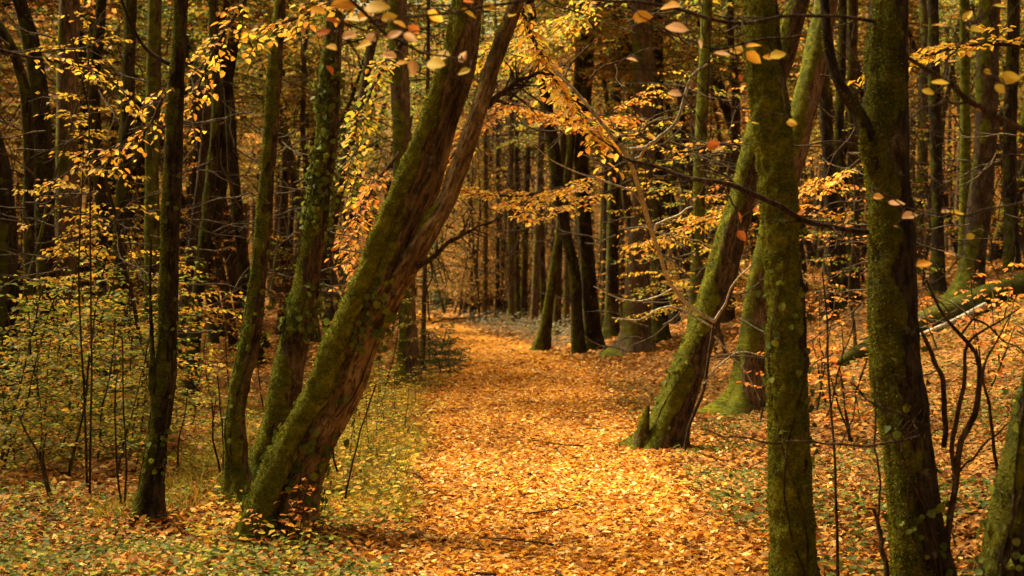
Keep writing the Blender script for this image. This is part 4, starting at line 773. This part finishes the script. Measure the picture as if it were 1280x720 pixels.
for px, y, s in [(352, 8.75, .5), (330, 8.8, .45), (372, 8.8, .55), (395, 9.9, .6), (345, 10.1, .7), (368, 8.7, .42)]:
    x = (px - 640) / F * y; copy_at(RS[int(px) % 3], ('stem', 'twigs', 'foliage'), 'russet_seedling', (x, y, float(gz(x, y)) - .01), px, s, 'small leafy shoot at the foot of the leaning double trunk', 'seedling', 'shoots at the leaning trunk foot')

def ivy(label, geo, n, seed, zlo, zhi, cen=None, spread=.6, size=(.035, .06)):
    V, Q, mo, N = geo; r = np.random.default_rng(seed); c = V[Q].mean(1); nn = N[Q[:, 0]]
    wg = ((c[:, 2] > zlo) & (c[:, 2] < zhi) & (nn[:, 1] < .5)).astype(float) * np.clip(fbm(c * 2.2, seed) - .38, 0, 1)
    if cen is not None: wg *= np.exp(-((c - cen)**2).sum(1) / spread**2)
    f = r.choice(len(Q), n, p=wg / wg.sum()); P = c[f] + nn[f] * r.uniform(.008, .04, (n, 1)) + r.normal(0, .01, (n, 3))
    D = np.array([0, 0, -1]) + r.normal(0, .6, (n, 3)); L = r.uniform(*size, n)
    root = thing('ivy', (c[f][:, 0].mean(), c[f][:, 1].mean(), c[f][:, 2].min()), label, 'ivy')
    VV, QQ, CC = leaves6(P, D, nn[f] + r.normal(0, .35, (n, 3)), L, L * .95, pick(GREEN, n, r, .25)); o = obj('foliage', mesh('foliage', VV, [QQ], M_GREEN, {'Col': CC}), root); o['kind'] = 'stuff'
    g = Geo(); seg = int(Q[0, 3] - Q[0, 0]); VV = V.reshape(-1, seg, 3); NN = N.reshape(-1, seg, 3); rows = [i for i in range(len(VV)) if zlo - .1 < VV[i, 0, 2] < min(zhi, c[f][:, 2].max())][::4]
    j0 = int(np.argmin(NN[rows[0], :, 1]))
    for k in range(2):
        js = [int(j0 + seg * (.12 * math.sin(i * .35 + k * 2.2 + seed) + (k - .5) * .1)) % seg for i in range(len(rows))]
        Pp = np.array([VV[i, j] + NN[i, j] * .003 for i, j in zip(rows, js)]); V2, Q2 = tube(spline(Pp, len(rows) * 2), np.linspace(.005, .003, len(rows) * 2), 5); g.add(V2, Q2, np.zeros((len(V2), 3)))
    obj('stem', g.mesh('stem', M_TWIG, 'moss'), root)
ivy('ivy climbing the slender tree behind the leaning double trunk', B_geo, 420, 701, 1.2, 4.2)
ivy('ivy patch on the middle of the leaning double trunk', A_geo, 120, 702, .9, 1.7, at(455, 425, 8.95), .32)
ivy('ivy at the foot of the leaning double trunk', A_geo, 200, 703, 0, .9, at(350, 600, 8.9), .45)
ivy('ivy leaves up the moss-furred upright tree', G_geo, 60, 704, 0, 2.4, size=(.03, .05))
ivy('ivy leaves round the foot of the dark broad trunk', H_geo, 70, 705, .2, 1.4, size=(.026, .05))
ivy('ivy over the leaning trunk at the bank foot', I_geo, 130, 706, .2, 1.4, size=(.026, .05))
ivy('sparse ivy on the crooked tree', C_geo, 60, 707, .4, 2.0, size=(.03, .05))
ivy('sparse ivy on the straight dark tree', D_geo, 60, 708, .3, 2.2, size=(.03, .045))
ivy('tiny ivy leaves on the leaning path-edge tree foot', F_geo, 60, 709, .1, 1.2, size=(.03, .05))

def cover(n, y0, y1, seed, keep, pal, hgt, size, name, label, cat, up=.6):
    r = np.random.default_rng(seed); x, y = frustum_pts(n, y0, y1, r); k = keep(x, y, r); x, y = x[k], y[k]; n = len(x)
    P = np.stack([x, y, gz(x, y) + hgt * r.random(n)], -1); a = r.random(n) * 6.283; D = np.stack([np.cos(a), np.sin(a), r.normal(up * .3, .3, n)], -1); N = np.stack([r.normal(0, .4, n), r.normal(-.15, .4, n), np.ones(n)], -1)
    L = r.uniform(.6, 1.2, n) * size; V, Q, C = leaves6(P, D, N, L, L * r.uniform(.5, .8, n), pick(pal, n, r, .25))
    return tag(obj(name, mesh(name, V, [Q], M_GREEN, {'Col': C})), label, cat, kind='stuff')
patch = lambda x, y, s, t, sc=.9: fbm(np.stack([x * sc, y * sc * .7, x * 0], -1), s) > t
cover(40000, 6.8, 20, 801, lambda x, y, r: (x < 0) & (pd(x, y) > .1) & patch(x, y, 3, .43, 1.5), np.concatenate([GREEN, OLIVE, YGREEN[:3]]), .09, .046, 'ground_cover', 'low green bramble and ivy leaves under the leaning double trunk', 'ground cover')
cover(34000, 6.8, 24, 802, lambda x, y, r: (x > 0) & (pd(x, y) > .0) & patch(x, y, 5, .44, 1.6), np.concatenate([GREEN, OLIVE]), .09, .05, 'ground_cover', 'sparse green leaves between fallen leaves on the bank side', 'ground cover')
cover(24000, 8.5, 30, 803, lambda x, y, r: (x < 0) & (pd(x, y) > -.05) & (pd(x, y) < 1.6) & patch(x, y, 6, .38), np.concatenate([YGREEN, YELLOW]), .16, .055, 'ground_cover', 'yellow-green verge plants along the path beside the leaning double trunk', 'ground cover')
def grass(n, y0, y1, seed, keep, pal, h, label):
    r = np.random.default_rng(seed); x, y = frustum_pts(n, y0, y1, r); k = keep(x, y, r); x, y = x[k], y[k]; n = len(x); P = np.stack([x, y, gz(x, y) - .005], -1)
    d = nrm(np.stack([r.normal(0, .5, n), r.normal(0, .5, n), np.ones(n)], -1)); H = h * r.uniform(.4, 1.2, (n, 1)); s = nrm(np.cross(d, r.normal(0, 1, (n, 3)))) * .0028; lean = np.stack([r.normal(0, .5, n), r.normal(0, .5, n), np.zeros(n)], -1) * H
    VV = np.stack([P - s, P + s, P + d * H * .6 + s * .7, P + d * H * .6 - s * .7, P + d * H + lean * .6], 1).reshape(-1, 3); b = (np.arange(n) * 5)[:, None]
    return tag(obj('grass', mesh('grass', VV, [b + np.array([[0, 1, 2, 3]]), b + np.array([[3, 2, 4]])], M_GREEN, {'Col': np.repeat(pick(pal, n, r, .25), 5, 0)})), label, 'grass', kind='stuff')
grass(60000, 9.6, 26, 811, lambda x, y, r: (x < 0) & (pd(x, y) > 0) & (pd(x, y) < 2.2) & patch(x, y, 7, .40), np.concatenate([OLIVE, YGREEN, YGREEN]), .19, 'thin yellowing grass on the verge by the leaning double trunk')
grass(30000, 7, 24, 812, lambda x, y, r: (x > 0) & (pd(x, y) > .05) & patch(x, y, 8, .48), OLIVE, .10, 'short sparse grass tufts between leaves on the bank side')
ipx = lambda x, y: x / y * F + 640
cover(60000, 38, 60, 813, lambda x, y, r: (ipx(x, y) > 590 + 1.2 * (50 - y)) & (ipx(x, y) < 735) & (pd(x, y) > .1) & patch(x, y, 9, .42), np.array([(.16, .16, .11), (.22, .21, .15), (.11, .12, .06), (.28, .25, .17), (.20, .12, .05)]), .55, .10, 'ground_cover', 'greyish bramble tangle at the inner side of the path bend', 'ground cover')

HB = [sapling_meshes('holly_bush', 670 + k, 4.2, .04, 40, 1.5, .11, np.array([(.045, .075, .018), (.07, .10, .022), (.03, .05, .012), (.10, .12, .03)]), z0=.05, side=.5, step=.13, droop=.2, up=.2, mat=M_TWIG, flat=.6) for k in range(2)]
SB = sapling_meshes('holly_seedling', 690, .62, .008, 26, .5, .065, np.array([(.045, .07, .018), (.07, .095, .022), (.03, .05, .012), (.09, .10, .03)]), z0=.05, side=.5, step=.07, droop=.2, up=.4, mat=M_TWIG, flat=.6, lean=.3)
for px, y, sc, lab in [(588, 92, 1.5, 'tall dark green holly bush beyond the path bend'), (556, 74, 1.1, 'dark green holly bush at the outer side of the path bend'), (538, 60, 1.0, 'holly bush half hidden behind the leaning double trunk foot of path bend'), (548, 33, 1.5, 'small dark holly seedling beside the path near the bend'), (568, 28, .8, 'tiny dark green holly seedling at the path edge'), (553, 26.5, 1.1, 'low dark holly bush right behind the tiny path-edge holly seedling'), (538, 28.5, 1.3, 'wide dark holly bush between the path and the brown upright trunk'), (560, 30.5, .9, 'dwarf holly between the two low holly bushes')]:
    x = (px - 640) / F * y; copy_at(HB[px % 2] if y > 40 else SB, ('stem', 'twigs', 'foliage'), 'holly_bush', (x, y, float(gz(x, y)) - .02), px, sc, lab, 'shrub')

# leaves drifted against the feet of the trees
r = np.random.default_rng(830); PP = []
for t in [o for o in col.objects if o.get('category') == 'tree' and o.location.y < 20 and o.name.split('.')[0] in ('leaning_tree', 'straight_tree', 'crooked_tree')]:
    n = 420; a = r.random(n) * 6.283; d = .10 + np.abs(r.normal(0, .24, n)); x = t.location.x + np.cos(a) * d; y = t.location.y + np.sin(a) * d
    PP.append(np.stack([x, y, gz(x, y) + .02 + .10 * np.exp(-d / .18) * r.random(n)], -1))
P = np.concatenate(PP); n = len(P); a = r.random(n) * 6.283
V, Q, C = leaves6(P, np.stack([np.cos(a), np.sin(a), r.normal(0, .4, n)], -1), np.stack([r.normal(0, .6, n), r.normal(0, .6, n), np.ones(n)], -1), r.uniform(.035, .075, n), r.uniform(.025, .045, n), pick(np.concatenate([BROWNL, BROWNL * .7, LITTER[:6] * .8]), n, r, .2), r.normal(.2, .3, n), r.normal(.1, .3, n))
tag(obj('fallen_leaves', mesh('fallen_leaves', V, [Q], M_LITTER, {'Col': C})), 'brown leaves drifted against the feet of the mossy trees', 'fallen leaves', kind='stuff')
tws = []
for k in range(5):
    q = [np.zeros(3)]; d = np.array([1., 0, 0])
    for m in range(9): d = nrm(d + r.normal(0, .16, 3) * [1, 1, .3]); q.append(q[-1] + d * .045)
    q = np.array(q); g = Geo(); V, Q = tube(q, np.linspace(.006, .002, 10), 5); g.add(V, Q, np.zeros((len(V), 3)))
    for m in (3, 5, 7): V, Q = tube(q[m] + nrm(np.array([.7, (-1)**m * .7, .1])) * np.linspace(0, .09, 4)[:, None], np.linspace(.003, .0012, 4), 4); g.add(V, Q, np.zeros((len(V), 3)))
    tws.append(g.mesh('fallen_twig', M_TWIG, 'moss'))
for k in range(46):
    y = 7.6 + 12 * r.random()**1.3; x = float(pathc(y)) + r.normal(0, 1.1) * (1 if k < 26 else 2.2)
    o = obj('fallen_twig', tws[k % 5]); o.location = (x, y, float(gz(x, y)) + .04); o.rotation_euler = (0, 0, r.random() * 6.28); sc_ = r.uniform(.6, 1.5); o.scale = (sc_,) * 3
    tag(o, 'short brown twig fallen among the leaves ' + ('on the path' if abs(x - pathc(y)) < pathw(y) else 'beside the path') + (' near its foot' if y < 10 else ' farther along') + (', long' if sc_ > 1.1 else ', small'), 'twig', 'fallen twigs on the leaves')
